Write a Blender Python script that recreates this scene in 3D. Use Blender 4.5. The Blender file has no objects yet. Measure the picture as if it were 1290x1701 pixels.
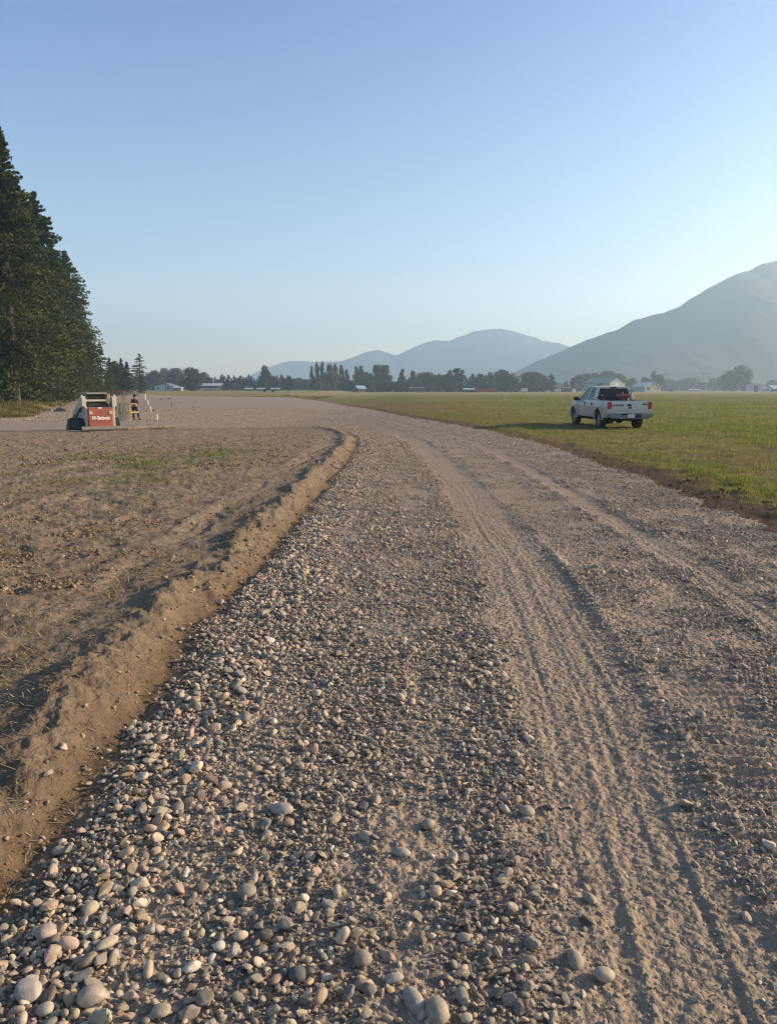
import bpy, bmesh, math, random
import numpy as np
from mathutils import Vector, Matrix, Euler
S = bpy.context.scene
COL = S.collection
R = math.radians
# ---------------------------------------------------------------- camera
CAMZ = 1.65
PITCH = R(9.05)
cam = bpy.data.cameras.new('camera'); co = bpy.data.objects.new('camera', cam); COL.objects.link(co)
cam.sensor_fit = 'VERTICAL'; cam.sensor_height = 36.0; cam.sensor_width = 27.3
cam.lens = 36.0 * 1278 / 1701
cam.clip_start = 0.05; cam.clip_end = 30000
co.location = (0, 0, CAMZ); co.rotation_euler = (math.pi / 2 - PITCH, 0, 0)
S.camera = co
# ---------------------------------------------------------------- light
SUN_AZ, SUN_EL = 80, 18.5
w = bpy.data.worlds.new('World'); S.world = w; w.use_nodes = True
nt = w.node_tree; nt.nodes.clear()
sky = nt.nodes.new('ShaderNodeTexSky'); sky.sky_type = 'NISHITA'; sky.sun_disc = False
sky.sun_elevation = R(SUN_EL); sky.sun_rotation = R(SUN_AZ)
sky.air_density = 1.0; sky.dust_density = 1.8; sky.ozone_density = 1.8; sky.altitude = 900
bg = nt.nodes.new('ShaderNodeBackground'); bg.inputs[1].default_value = 0.145
wo = nt.nodes.new('ShaderNodeOutputWorld')
tcw = nt.nodes.new('ShaderNodeTexCoord'); sxw = nt.nodes.new('ShaderNodeSeparateXYZ'); rw_ = nt.nodes.new('ShaderNodeValToRGB'); mw = nt.nodes.new('ShaderNodeMix')
nt.links.new(tcw.outputs['Generated'], sxw.inputs[0]); nt.links.new(sxw.outputs[2], rw_.inputs[0])
rw_.color_ramp.elements[0].position = 0.0; rw_.color_ramp.elements[0].color = (1.60, 1.20, .95, 1)
rw_.color_ramp.elements[1].position = .95; rw_.color_ramp.elements[1].color = (.36, .42, .50, 1)
e_ = rw_.color_ramp.elements.new(.15); e_.color = (1.0, .92, .87, 1); e_ = rw_.color_ramp.elements.new(.45); e_.color = (.56, .67, .82, 1)
mw.data_type = 'RGBA'; mw.blend_type = 'MULTIPLY'; mw.inputs[0].default_value = 1.0
nt.links.new(sky.outputs[0], mw.inputs[6]); nt.links.new(rw_.outputs[0], mw.inputs[7]); nt.links.new(mw.outputs[2], bg.inputs[0]); nt.links.new(bg.outputs[0], wo.inputs[0])
sd = bpy.data.lights.new('sun', 'SUN'); sd.energy = 5.0; sd.angle = R(0.6); sd.color = (1.0, 0.78, 0.53)
so = bpy.data.objects.new('sun', sd); COL.objects.link(so)
sv = Vector((math.sin(R(SUN_AZ)) * math.cos(R(SUN_EL)), math.cos(R(SUN_AZ)) * math.cos(R(SUN_EL)), math.sin(R(SUN_EL))))
so.rotation_euler = (-sv).to_track_quat('-Z', 'Y').to_euler(); so.location = (60, 20, 60)
S.view_settings.view_transform = 'Standard'; S.view_settings.look = 'None'
S.view_settings.exposure = 0.93; S.view_settings.gamma = 1.0
S.cycles.volume_bounces = 1; S.cycles.max_bounces = 6; S.cycles.transparent_max_bounces = 12
S.cycles.use_denoising = True; S.cycles.filter_width = 1.05
try:
    S.cycles.denoiser = 'OPENIMAGEDENOISE'; S.cycles.denoising_input_passes = 'RGB_ALBEDO_NORMAL'; S.cycles.denoising_prefilter = 'ACCURATE'
except Exception: pass
# ---------------------------------------------------------------- helpers
def tag(o, label=None, cat=None, group=None, kind=None):
    if label: o['label'] = label
    if cat: o['category'] = cat
    if group: o['group'] = group
    if kind: o['kind'] = kind
    return o
def empty(name, loc=(0, 0, 0), rz=0.0):
    o = bpy.data.objects.new(name, None); COL.objects.link(o); o.location = loc; o.rotation_euler = (0, 0, rz); o.empty_display_size = .2
    return o
def mobj(name, me, mat=None, parent=None):
    o = bpy.data.objects.new(name, me); COL.objects.link(o)
    if mat is not None and len(me.materials) == 0: me.materials.append(mat)
    if parent: o.parent = parent
    return o
def npmesh(name, V, F, smooth=False, col=None, nper=None):
    """V (n,3); F (m,k) array, k = 3 or 4"""
    me = bpy.data.meshes.new(name)
    V = np.ascontiguousarray(V, dtype=np.float32); F = np.ascontiguousarray(F, dtype=np.int32)
    k = F.shape[1]
    me.vertices.add(len(V)); me.vertices.foreach_set('co', V.ravel())
    me.loops.add(F.size); me.loops.foreach_set('vertex_index', F.ravel())
    me.polygons.add(len(F)); me.polygons.foreach_set('loop_start', np.arange(0, F.size, k, dtype=np.int32))
    if isinstance(smooth, np.ndarray): me.polygons.foreach_set('use_smooth', smooth)
    else: me.polygons.foreach_set('use_smooth', np.full(len(F), bool(smooth)))
    if col is not None:
        for nm, c in col.items():
            if c.ndim == 1:
                a = me.attributes.new(nm, 'FLOAT', 'POINT'); a.data.foreach_set('value', np.ascontiguousarray(c, dtype=np.float32))
            else:
                a = me.attributes.new(nm, 'FLOAT_COLOR', 'POINT')
                cc = np.ones((len(c), 4), np.float32); cc[:, :3] = c; a.data.foreach_set('color', cc.ravel())
    me.update(calc_edges=True)
    return me
class MB:
    """collects shapes into one mesh"""
    def __init__(s): s.bm = bmesh.new(); s.M = Matrix()
    def _t(s, vs, m=None):
        m = m or Matrix()
        for v in vs: v.co = s.M @ (m @ v.co)
    def box(s, a, b, rot=None, bev=0.0, taper=None):
        a = Vector(a); b = Vector(b); c = (a + b) / 2; d = b - a
        r = bmesh.ops.create_cube(s.bm, size=1.0); vs = r['verts']
        for v in vs:
            k = Vector((v.co.x * d.x, v.co.y * d.y, v.co.z * d.z))
            if taper and v.co.z > 0: k.x *= taper[0]; k.y *= taper[1]
            v.co = k
        if bev:
            es = list({e for v in vs for e in v.link_edges})
            q = bmesh.ops.bevel(s.bm, geom=es, offset=bev, segments=2, affect='EDGES', profile=0.6)
            vs = list({v for f in q['faces'] for v in f.verts} | {v for v in vs if v.is_valid})
        m = Matrix.Translation(c)
        if rot is not None: m = m @ Euler(rot).to_matrix().to_4x4()
        s._t(vs, m); return vs
    def bar(s, p, q, w=.05, h=None, up=(0, 0, 1)):
        p = Vector(p); q = Vector(q); h = h or w; d = q - p; L = d.length
        z = d.normalized(); x = Vector(up).cross(z)
        if x.length < 1e-4: x = Vector((1, 0, 0))
        x.normalize(); y = z.cross(x)
        m = Matrix((x, y, z)).transposed().to_4x4(); m.translation = (p + q) / 2
        r = bmesh.ops.create_cube(s.bm, size=1.0)
        for v in r['verts']: v.co = Vector((v.co.x * w, v.co.y * h, v.co.z * L))
        s._t(r['verts'], m)
    def cyl(s, p, q, r1, r2=None, n=16, caps=True):
        p = Vector(p); q = Vector(q); r2 = r1 if r2 is None else r2; d = q - p
        r = bmesh.ops.create_cone(s.bm, cap_ends=caps, segments=n, radius1=r1, radius2=max(r2, 1e-4), depth=d.length)
        m = d.to_track_quat('Z', 'Y').to_matrix().to_4x4(); m.translation = (p + q) / 2
        s._t(r['verts'], m)
    def ball(s, c, r, seg=14, ring=10):
        q = bmesh.ops.create_uvsphere(s.bm, u_segments=seg, v_segments=ring, radius=1.0)
        r = Vector(r) if hasattr(r, '__len__') else Vector((r, r, r))
        for v in q['verts']: v.co = Vector((v.co.x * r.x, v.co.y * r.y, v.co.z * r.z))
        s._t(q['verts'], Matrix.Translation(Vector(c)))
    def prism(s, pts, axis, a, b):
        """polygon pts (2d) extruded along axis from a to b. axis 'x': pts=(y,z), 'y': pts=(x,z), 'z': pts=(x,y)"""
        def P(u, v, t):
            return Vector((t, u, v)) if axis == 'x' else Vector((u, t, v)) if axis == 'y' else Vector((u, v, t))
        A = [s.bm.verts.new(P(u, v, a)) for u, v in pts]; B = [s.bm.verts.new(P(u, v, b)) for u, v in pts]
        n = len(pts)
        fs = [s.bm.faces.new(A), s.bm.faces.new(B[::-1])]
        for i in range(n): fs.append(s.bm.faces.new((A[i], B[i], B[(i + 1) % n], A[(i + 1) % n])))
        s._t(A + B)
    def lathe(s, prof, axis='y', n=28, c=(0, 0, 0)):
        """prof: (radius, along)"""
        rings = []
        for r_, t in prof:
            ring = []
            for i in range(n):
                a = 2 * math.pi * i / n
                x, z = r_ * math.cos(a), r_ * math.sin(a)
                p = Vector((x, t, z)) if axis == 'y' else Vector((t, x, z)) if axis == 'x' else Vector((x, z, t))
                ring.append(s.bm.verts.new(p + Vector(c)))
            rings.append(ring)
        for k in range(len(rings) - 1):
            for i in range(n):
                s.bm.faces.new((rings[k][i], rings[k][(i + 1) % n], rings[k + 1][(i + 1) % n], rings[k + 1][i]))
        s._t([v for r_ in rings for v in r_])
    def grid(s, fn, us, vs_):
        G = [[s.bm.verts.new(Vector(fn(u, v))) for v in vs_] for u in us]
        for i in range(len(us) - 1):
            for j in range(len(vs_) - 1):
                s.bm.faces.new((G[i][j], G[i + 1][j], G[i + 1][j + 1], G[i][j + 1]))
        s._t([v for r_ in G for v in r_])
        return G
    def poly(s, pts):
        f = [s.bm.verts.new(Vector(p)) for p in pts]; s.bm.faces.new(f); s._t(f)
    def build(s, name, mat, parent=None, smooth=False, bevel=0):
        bmesh.ops.remove_doubles(s.bm, verts=s.bm.verts, dist=1e-5)
        bmesh.ops.recalc_face_normals(s.bm, faces=s.bm.faces)
        me = bpy.data.meshes.new(name)
        for f in s.bm.faces: f.smooth = smooth
        s.bm.to_mesh(me); s.bm.free()
        if smooth:
            try: me.set_sharp_from_angle(angle=R(38))
            except Exception: pass
        o = mobj(name, me, mat, parent)
        if bevel:
            b = o.modifiers.new('bevel', 'BEVEL'); b.width = bevel; b.segments = 2; b.limit_method = 'ANGLE'; b.angle_limit = R(35)
        return o
# ---------------------------------------------------------------- materials
def nd(t, ty, **kw):
    n = t.nodes.new(ty)
    for k, v in kw.items():
        if k.startswith('i_'):
            n.inputs[int(k[2:])].default_value = v
        else: setattr(n, k, v)
    return n
def newmat(name):
    m = bpy.data.materials.new(name); m.use_nodes = True; t = m.node_tree
    b = t.nodes['Principled BSDF']
    return m, t, b
def simple(name, c, rough=.6, metal=0.0, var=.12, scale=6.0, dirt=None, bump=.0, spec=.5, coat=0.0):
    m, t, b = newmat(name)
    tc = nd(t, 'ShaderNodeTexCoord'); n = nd(t, 'ShaderNodeTexNoise'); n.inputs['Scale'].default_value = scale; n.inputs['Detail'].default_value = 5
    t.links.new(tc.outputs['Object'], n.inputs['Vector'])
    r = nd(t, 'ShaderNodeValToRGB')
    r.color_ramp.elements[0].position = .3; r.color_ramp.elements[1].position = .72
    d = dirt or tuple(x * (1 - var * 2) for x in c)
    r.color_ramp.elements[0].color = (*d, 1); r.color_ramp.elements[1].color = (*[min(1, x * (1 + var)) for x in c], 1)
    t.links.new(n.outputs['Fac'], r.inputs[0]); t.links.new(r.outputs[0], b.inputs['Base Color'])
    b.inputs['Roughness'].default_value = rough; b.inputs['Metallic'].default_value = metal
    b.inputs['Specular IOR Level'].default_value = spec
    b.inputs['Coat Weight'].default_value = coat
    if bump:
        bp = nd(t, 'ShaderNodeBump'); bp.inputs['Strength'].default_value = bump; bp.inputs['Distance'].default_value = .01
        t.links.new(n.outputs['Fac'], bp.inputs['Height']); t.links.new(bp.outputs[0], b.inputs['Normal'])
    return m
def attrmat(name, rough=.85, bump=.3, bscale=120.0, bdist=.004, var=.25, vscale=60.0, transl=0.0, spec=.3):
    """base colour from the mesh's own 'col' attribute with procedural mottling"""
    m, t, b = newmat(name)
    a = nd(t, 'ShaderNodeAttribute', attribute_name='col')
    tc = nd(t, 'ShaderNodeTexCoord'); n = nd(t, 'ShaderNodeTexNoise'); n.inputs['Scale'].default_value = vscale; n.inputs['Detail'].default_value = 4
    t.links.new(tc.outputs['Object'], n.inputs['Vector'])
    mr = nd(t, 'ShaderNodeMapRange'); mr.inputs[1].default_value = .3; mr.inputs[2].default_value = .7; mr.inputs[3].default_value = 1 - var; mr.inputs[4].default_value = 1 + var
    t.links.new(n.outputs['Fac'], mr.inputs[0])
    mx = nd(t, 'ShaderNodeVectorMath', operation='SCALE'); t.links.new(a.outputs['Color'], mx.inputs[0]); t.links.new(mr.outputs[0], mx.inputs['Scale'])
    t.links.new(mx.outputs[0], b.inputs['Base Color'])
    b.inputs['Roughness'].default_value = rough; b.inputs['Specular IOR Level'].default_value = spec
    if bump:
        n2 = nd(t, 'ShaderNodeTexNoise'); n2.inputs['Scale'].default_value = bscale; n2.inputs['Detail'].default_value = 3
        t.links.new(tc.outputs['Object'], n2.inputs['Vector'])
        bp = nd(t, 'ShaderNodeBump'); bp.inputs['Strength'].default_value = bump; bp.inputs['Distance'].default_value = bdist
        t.links.new(n2.outputs['Fac'], bp.inputs['Height']); t.links.new(bp.outputs[0], b.inputs['Normal'])
    if transl:
        tr = nd(t, 'ShaderNodeBsdfTranslucent'); ms = nd(t, 'ShaderNodeMixShader'); ms.inputs[0].default_value = transl
        t.links.new(mx.outputs[0], tr.inputs[0]); t.links.new(b.outputs[0], ms.inputs[1]); t.links.new(tr.outputs[0], ms.inputs[2])
        t.links.new(ms.outputs[0], t.nodes['Material Output'].inputs[0])
    return m
# ---------------------------------------------------------------- noise
def _h(ix, iy, seed):
    v = (ix.astype(np.int64) * 374761393 + iy.astype(np.int64) * 668265263 + seed * 1442695041) & 0xffffffff
    v = ((v ^ (v >> 13)) * 1274126177) & 0xffffffff
    v = (v ^ (v >> 16)) & 0xffff
    return v.astype(np.float32) / 65535.0
def vn(x, y, seed=0):
    fx = np.floor(x); fy = np.floor(y); u = x - fx; v = y - fy
    ix = fx.astype(np.int64); iy = fy.astype(np.int64)
    u = u * u * u * (u * (u * 6 - 15) + 10); v = v * v * v * (v * (v * 6 - 15) + 10)
    a = _h(ix, iy, seed); b = _h(ix + 1, iy, seed); c = _h(ix, iy + 1, seed); d = _h(ix + 1, iy + 1, seed)
    return (a + (b - a) * u) * (1 - v) + (c + (d - c) * u) * v
def fbm(x, y, sc, oc=4, seed=0, gain=.5):
    t = 0; a = 1; n = 0; s_ = 1 / sc
    for k in range(oc):
        t = t + a * vn(x * s_ + 17.3 * k, y * s_ - 9.1 * k, seed + k * 7); n += a; a *= gain; s_ *= 2.03
    return t / n
def ss(a, b, x):
    t = np.clip((x - a) / (b - a), 0, 1); return t * t * (3 - 2 * t)
# ---------------------------------------------------------------- ground layout
def drop(x, y):
    return -0.5 * ss(16, 42, y) * ss(6, -8, x) * (1 - ss(235, 480, y))
def pg(px, py, add=0.0):
    """point of the ground that the photograph's pixel (px,py) shows (used to read the layout off the photo)"""
    u = (px - 645) / 1278; v = (850.5 - py) / 1278
    dz = -math.sin(PITCH) + v * math.cos(PITCH); dy = math.cos(PITCH) + v * math.sin(PITCH)
    z = 0.0
    for _ in range(30):
        t = (CAMZ - z) / -dz; x = u * t; y = dy * t
        z = .5 * z + .5 * (float(drop(np.float64(x), np.float64(y))) + add)
    return (x, y)
right_edge = [(4.3, -30), (4.4, 0), (4.53, 8.8), (4.75, 13), (4.9, 17.6), (4.6, 25), (3.98, 33), (1.95, 46), (-3, 86)]
pad_back = [pg(540, 667), pg(480, 660), pg(300, 658.6), pg(132, 660)]
left_edge = [pg(113, 672), pg(82, 683), pg(55, 693), pg(0, 695), (-45, 45), (-62, 20), (-62, -30)]
GRAVEL_POLY = np.array(right_edge + pad_back + left_edge)
DIRT_POLY = np.array([(-1.3, -30), (-1.3, 2.3), (-1.32, 3), (-1.38, 5.3), (-1.27, 9.5), (-1.15, 14), (-1.0, 21.8), (-1.25, 28), (-2.0, 35), (-3.5, 41),
                      (-7.9, 41.8), (-13.4, 39.3), (-18.7, 37.5), (-45, 33), (-62, 20), (-62, -30)])
def sdf(x, y, P):
    """signed distance, positive inside"""
    d = np.full(x.shape, 1e18); ins = np.zeros(x.shape, bool)
    n = len(P)
    for i in range(n):
        ax, ay = P[i]; bx, by = P[(i + 1) % n]
        ex, ey = bx - ax, by - ay; wx = x - ax; wy = y - ay
        t = np.clip((wx * ex + wy * ey) / (ex * ex + ey * ey), 0, 1)
        d = np.minimum(d, (wx - ex * t) ** 2 + (wy - ey * t) ** 2)
        c = (ay > y) != (by > y)
        if ey != 0: ins ^= c & (x < ex * (y - ay) / ey + ax)
    d = np.sqrt(d); return np.where(ins, d, -d)
T1 = ([-30, 0, 1.5, 2, 4, 7, 14, 25, 35, 50, 80], [.6, .7, .75, .82, 1.05, 1.24, 1.27, .9, .1, -3, -14])
T2 = ([-30, 0, 5, 6.5, 10, 18, 28, 45, 80], [2.7, 2.7, 2.78, 2.87, 2.92, 2.95, 2.5, 0.2, -9])
T3 = ([-30, 0, 3, 6, 10, 18, 25, 45, 80], [1.3, 1.35, 1.62, 1.95, 2.12, 2.1, 1.75, -1.4, -12])
T4 = ([-30, 0, 2, 4, 10, 20, 35, 50, 80], [-.8, -.78, -.72, -.55, -.45, -.3, -.6, -3.6, -16])
T5 = ([-30, 0, 2, 4, 10, 20, 35], [0, .02, .06, .2, .28, .4, .2])
def tx(T, y): return np.interp(y, T[0], T[1])
def masks(x, y):
    wob = (fbm(x, y, 1.3, 3, 5) - .5) * .22 + (fbm(x, y, .28, 3, 6) - .5) * .14 * np.clip(np.hypot(x, y) / 3, .5, 1)
    dD = sdf(x, y, DIRT_POLY) + wob + .08 * ss(2.2, 5, y)
    dU = sdf(x, y, GRAVEL_POLY) + wob * 2.5 + (fbm(x, y, .3, 2, 8) - .5) * .2
    return dD, dU
def height(x, y, dD, dU, detail=True):
    r = np.hypot(x, y)
    z = drop(x, y)
    left = ss(-20, -32, x)
    z = z + 1.0 * ss(0, 26, -dU) * left * ss(30, 55, y)
    z = z + 2.6 * np.exp(-(((x + 84) / 20) ** 2 + ((y - 203) / 13) ** 2)) * (.85 + .3 * fbm(x, y, 6, 3, 77))
    z = z + 0.45 * np.exp(-(((x + 39.5) / 3.4) ** 2 + ((y - 86) / 5) ** 2)) * (.5 + fbm(x, y, 1.1, 3, 78))
    fade = 1 - ss(60, 200, r)
    inD = ss(-.02, .02, dD)
    inU = dU > 0
    road = inU & (dD < 0)
    # ---- dirt
    s = np.maximum(dD, 0)
    near = 1 - ss(25, 37, y)
    lump = fbm(x, y, .55, 4, 11); lump2 = fbm(x, y, .16, 3, 12)
    amp = (.045 + .085 * lump + .07 * (lump2 - .5) + .09 * (fbm(x, y, .27, 3, 14) - .5)) * near + .10 * (1 - near)
    crest = .37 + .15 * (fbm(x, y, .8, 2, 13) - .5)
    berm = (amp + .05 * (fbm(x, y, .09, 4, 15, .65) - .5) * near) * np.where(s < crest, ss(-.0, 1, s / crest), np.exp(-((s - crest) / .2) ** 2))
    basez = .055 * ss(0, .8, s)
    rut = -.02 * np.exp(-((s - .98 - (fbm(x, y, 2, 2, 3) - .5) * .15) / .13) ** 4) * ss(.5, .75, fbm(x, y, 3.0, 2, 4) + .25) * near
    rut = rut + .012 * np.sin(y * 2 * math.pi / .075 + x * 9) * np.exp(-((s - .98) / .12) ** 4) * near
    lip = .03 * ss(.45, .62, fbm(x, y, 1.7, 2, 47)) * np.exp(-((s - 1.24) / .09) ** 2) * near * (fbm(x, y, .4, 2, 44) + .4)
    cl = fbm(x, y, .34, 4, 21, .6); cl2 = fbm(x * .55, y, .12, 3, 22, .6)
    rough = (.12 * np.clip(cl - .5, -.2, 1) + .055 * (cl2 - .5)) * ss(.9, 1.8, s)
    hum = fbm(x, y, 1.1, 3, 23); rough = .72 * rough + .06 * np.clip(hum - .62, 0, 1) * ss(1.2, 2.5, s)
    fine = (fbm(x, y, .05, 3, 31) - .5) * .014 * (1 - ss(6, 25, r)) + (fbm(x, y, .017, 2, 32) - .5) * .005 * (1 - ss(3, 9, r))
    zd = basez + berm + rut + lip + rough + fine + (fbm(x, y, .19, 3, 33) - .5) * .04 * ss(0, .15, s)
    # ---- gravel road
    d1 = x - tx(T1, y); d2 = x - tx(T2, y); d3 = x - tx(T3, y); d4 = x - tx(T4, y)
    wr = (fbm(x, y * .3, .8, 2, 41) - .5) * .07
    n1 = np.exp(-((d1 + wr) / .34) ** 4)
    grooves = (vn((d1 + wr * .6) / .052, y * .35, 51) - .5) * .008 * n1 + (vn((d1 + wr * .3) / .024, y * .9, 52) - .5) * .006 * n1
    tread = (vn(d1 / .03, y / .035, 53) - .5) * .006 * n1 + .0028 * ss(-.2, .3, np.sin((d1 + wr * .5) * 2 * np.pi / .085)) * (.5 + .5 * np.sin(2 * np.pi * (y + .5 * np.abs(d1)) / .042)) * n1 * ss(.38, .56, fbm(x, y * .4, .4, 2, 153)) * (1 - ss(6, 12, r))
    n3 = np.exp(-((d3 + wr) / .36) ** 4)
    ph = (y + .08 * d3 + (fbm(x, y, .9, 2, 54) - .5) * .12) / .098
    lug = (.5 + .5 * np.sin(2 * math.pi * ph)) ** 1.5 * n3 * .028 * ss(.36, .6, fbm(x, y, .7, 3, 55))
    n2 = np.exp(-((d2 + wr) / .17) ** 4)
    g2 = (vn((d2 + wr * .5) / .045, y * .3, 56) - .5) * .016 * n2
    edge = .03 * np.exp(-((d1 - .43 + wr) / .05) ** 2) * fbm(x, y, .25, 3, 57) + .022 * np.exp(-((d1 + .42 + wr) / .06) ** 2) * fbm(x, y, .25, 3, 58) \
        + .035 * np.exp(-((d2 - .24 + wr) / .06) ** 2) * fbm(x, y, .3, 3, 59) + .03 * np.exp(-((d2 + .24 + wr) / .06) ** 2) * fbm(x, y, .3, 3, 60) \
        + .03 * np.exp(-((d3 + .33 + wr) / .05) ** 2) * fbm(x, y, .3, 3, 61)
    sand = np.maximum(n1, np.maximum(n2, n3))
    rz = -.010 * n1 - .012 * n2 - .004 * n3 + grooves + tread + lug + g2 + .5 * edge
    rz = rz + (fbm(x, y, .9, 3, 62) - .5) * .028 + (fbm(x, y, .14, 3, 63) - .5) * (.024 - .019 * sand) + (fbm(x, y, .035, 3, 64) - .5) * (.018 - .010 * sand) * (1 - ss(8, 25, r)) \
        + (fbm(x, y, .012, 2, 65) - .5) * .005 * (1 - ss(3, 8, r))
    rz = rz * (1 - ss(45, 90, y)) + .05 * (fbm(x, y, 4, 3, 66) - .5) * ss(30, 60, y) + .06 * (fbm(x * .3, y, .8, 3, 67) - .5) * ss(14, 30, y)
    pass
    # ---- grass
    gd = -dU
    gz = .05 * ss(0, .7, gd) + (fbm(x, y, .5, 4, 71) - .5) * .11 * ss(.1, .8, gd) + (fbm(x, y, .11, 3, 72) - .5) * .035 * (1 - ss(20, 50, r))
    gz = gz + (fbm(x, y, 7, 3, 73) - .5) * .3 * ss(3, 15, gd)
    tr_ = -.03 * np.exp(-(dD / .10) ** 2) + (lump2 - .5) * .05 * np.exp(-(dD / .15) ** 2)
    w_ = ss(-.09, .05, dD); k = np.where(inU, rz * (1 - w_) + zd * w_ + tr_, gz)
    return z + k * fade
def groundz(x, y):
    x = np.atleast_1d(np.asarray(x, float)); y = np.atleast_1d(np.asarray(y, float))
    dD, dU = masks(x, y); return height(x, y, dD, dU)
def gz1(x, y): return float(groundz(x, y)[0])
def coverage(x, y):
    d1 = x - tx(T1, y); d2 = x - tx(T2, y); d3 = x - tx(T3, y); d4 = x - tx(T4, y); d5 = x - tx(T5, y)
    wr = (fbm(x, y * .3, .5, 3, 41) - .5) * .1; wr2 = (fbm(x, y * .5, .35, 3, 42) - .5) * .2
    c = .95 + np.zeros_like(x)
    c -= 1.0 * np.exp(-((d1 + wr2) / .34) ** 4) + .85 * np.exp(-((d2 + wr2) / .19) ** 4) + .42 * np.exp(-((d3 + wr2) / .3) ** 4)
    c -= .7 * np.exp(-((d4 + wr2) / .13) ** 2) * ss(.36, .55, fbm(x, y * .5, .6, 3, 43)) + .62 * np.exp(-((d5 + wr2) / .12) ** 2) * ss(.4, .58, fbm(x, y * .5, .5, 3, 45))
    c -= .75 * ss(.53, .70, fbm(x, y, .45, 3, 46)) * (.5 + .5 * ss(-.6, .4, x))
    c -= .0 * ss(.4, 2.2, x) * (1 - ss(3.1, 3.5, x)) * (1 - ss(6, 14, y))
    return np.clip(c, 0, 1)
# ---------------------------------------------------------------- ground mesh
def build_ground():
    rs = [.25, .6, .9, 1.15, 1.35]; d = 1.35
    while d < 60:
        d += min(max(.0045, .0009 * d * d), .22); rs.append(d)
    while d < 4300:
        d *= 1.03; d += .1; rs.append(d)
    rs = np.array(rs)
    th = np.concatenate([np.linspace(-180, -40, 50)[:-1], np.linspace(-40, -30, 90)[:-1], np.linspace(-30, 30, 960), np.linspace(30, 40, 90)[1:], np.linspace(40, 180, 50)[1:]])
    th = np.radians(th); nr, nt_ = len(rs), len(th)
    X = (rs[:, None] * np.sin(th)[None]).ravel(); Y = (rs[:, None] * np.cos(th)[None]).ravel()
    dD, dU = masks(X, Y); Z = height(X, Y, dD, dU)
    cov = coverage(X, Y) * (dD < 0)
    i, j = np.meshgrid(np.arange(nr - 1), np.arange(nt_ - 1), indexing='ij')
    a = (i * nt_ + j).ravel(); F = np.stack([a, a + 1, a + nt_ + 1, a + nt_], 1)
    V = np.stack([X, Y, Z], 1)
    # centre disc
    c0 = len(V); V = np.vstack([V, [[0, 0, gz1(0, 0)]]])
    jj = np.arange(nt_ - 1); FC = np.stack([np.full_like(jj, c0), jj + 1, jj, jj], 1)
    fD = dD[F].mean(1); fU = dU[F].mean(1)
    green = ss(.42, .6, fbm(X, Y, 1.4, 3, 91)) * np.exp(-(((X + 5.2) / 1.9) ** 2 + ((Y - 17.5) / 4.5) ** 2))
    gg = fbm(X, Y, 5, 4, 92)
    brown = np.clip(ss(1.6, 0, -dU) * .6 + np.exp(-((dU + 4) / 4) ** 2) * .8 * ss(.35, .6, gg) + .9 * np.exp(-(((X + 2) / 12) ** 2 + ((Y - 80) / 35) ** 2)), 0, 1)
    green = np.append(green, 0); brown = np.append(brown, 0); cov = np.append(cov, .5); sdr = np.append(dD, -1.); sur = np.append(dU, 1.)
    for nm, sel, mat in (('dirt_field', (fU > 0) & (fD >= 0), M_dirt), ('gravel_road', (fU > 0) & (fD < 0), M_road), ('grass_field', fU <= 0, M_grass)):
        f = F[sel]
        used = np.unique(f); remap = np.zeros(len(V), np.int32); remap[used] = np.arange(len(used))
        me = npmesh(nm, V[used], remap[f], True, {'cov': cov[used], 'green': green[used], 'brown': brown[used], 'sd': sdr[used], 'su': sur[used]})
        o = mobj(nm, me, mat); tag(o, kind='structure')
    return
def mixc(t, fac, a, b):
    m = nd(t, 'ShaderNodeMix', data_type='RGBA')
    for sock, v in ((m.inputs[0], fac), (m.inputs[6], a), (m.inputs[7], b)):
        if isinstance(v, (int, float)): sock.default_value = v
        elif isinstance(v, tuple): sock.default_value = (*v, 1)
        else: t.links.new(v, sock)
    return m.outputs[2]
def mrange(t, v, a, b, c=0., d=1.):
    m = nd(t, 'ShaderNodeMapRange'); t.links.new(v, m.inputs[0])
    for k, q in zip((1, 2, 3, 4), (a, b, c, d)): m.inputs[k].default_value = q
    return m.outputs[0]
def noise(t, pos, sc, det=4, rough=.55):
    n = nd(t, 'ShaderNodeTexNoise'); n.inputs['Scale'].default_value = sc; n.inputs['Detail'].default_value = det; n.inputs['Roughness'].default_value = rough
    t.links.new(pos, n.inputs['Vector']); return n.outputs['Fac']
def mth(t, op, a, b=None):
    m = nd(t, 'ShaderNodeMath', operation=op)
    for i, v in enumerate((a, b)):
        if v is None: continue
        if isinstance(v, (int, float)): m.inputs[i].default_value = v
        else: t.links.new(v, m.inputs[i])
    return m.outputs[0]
def bumpn(t, h, st, dist, prev=None):
    b = nd(t, 'ShaderNodeBump'); b.inputs['Strength'].default_value = st; b.inputs['Distance'].default_value = dist
    t.links.new(h, b.inputs['Height'])
    if prev is not None: t.links.new(prev, b.inputs['Normal'])
    return b.outputs[0]
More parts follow.
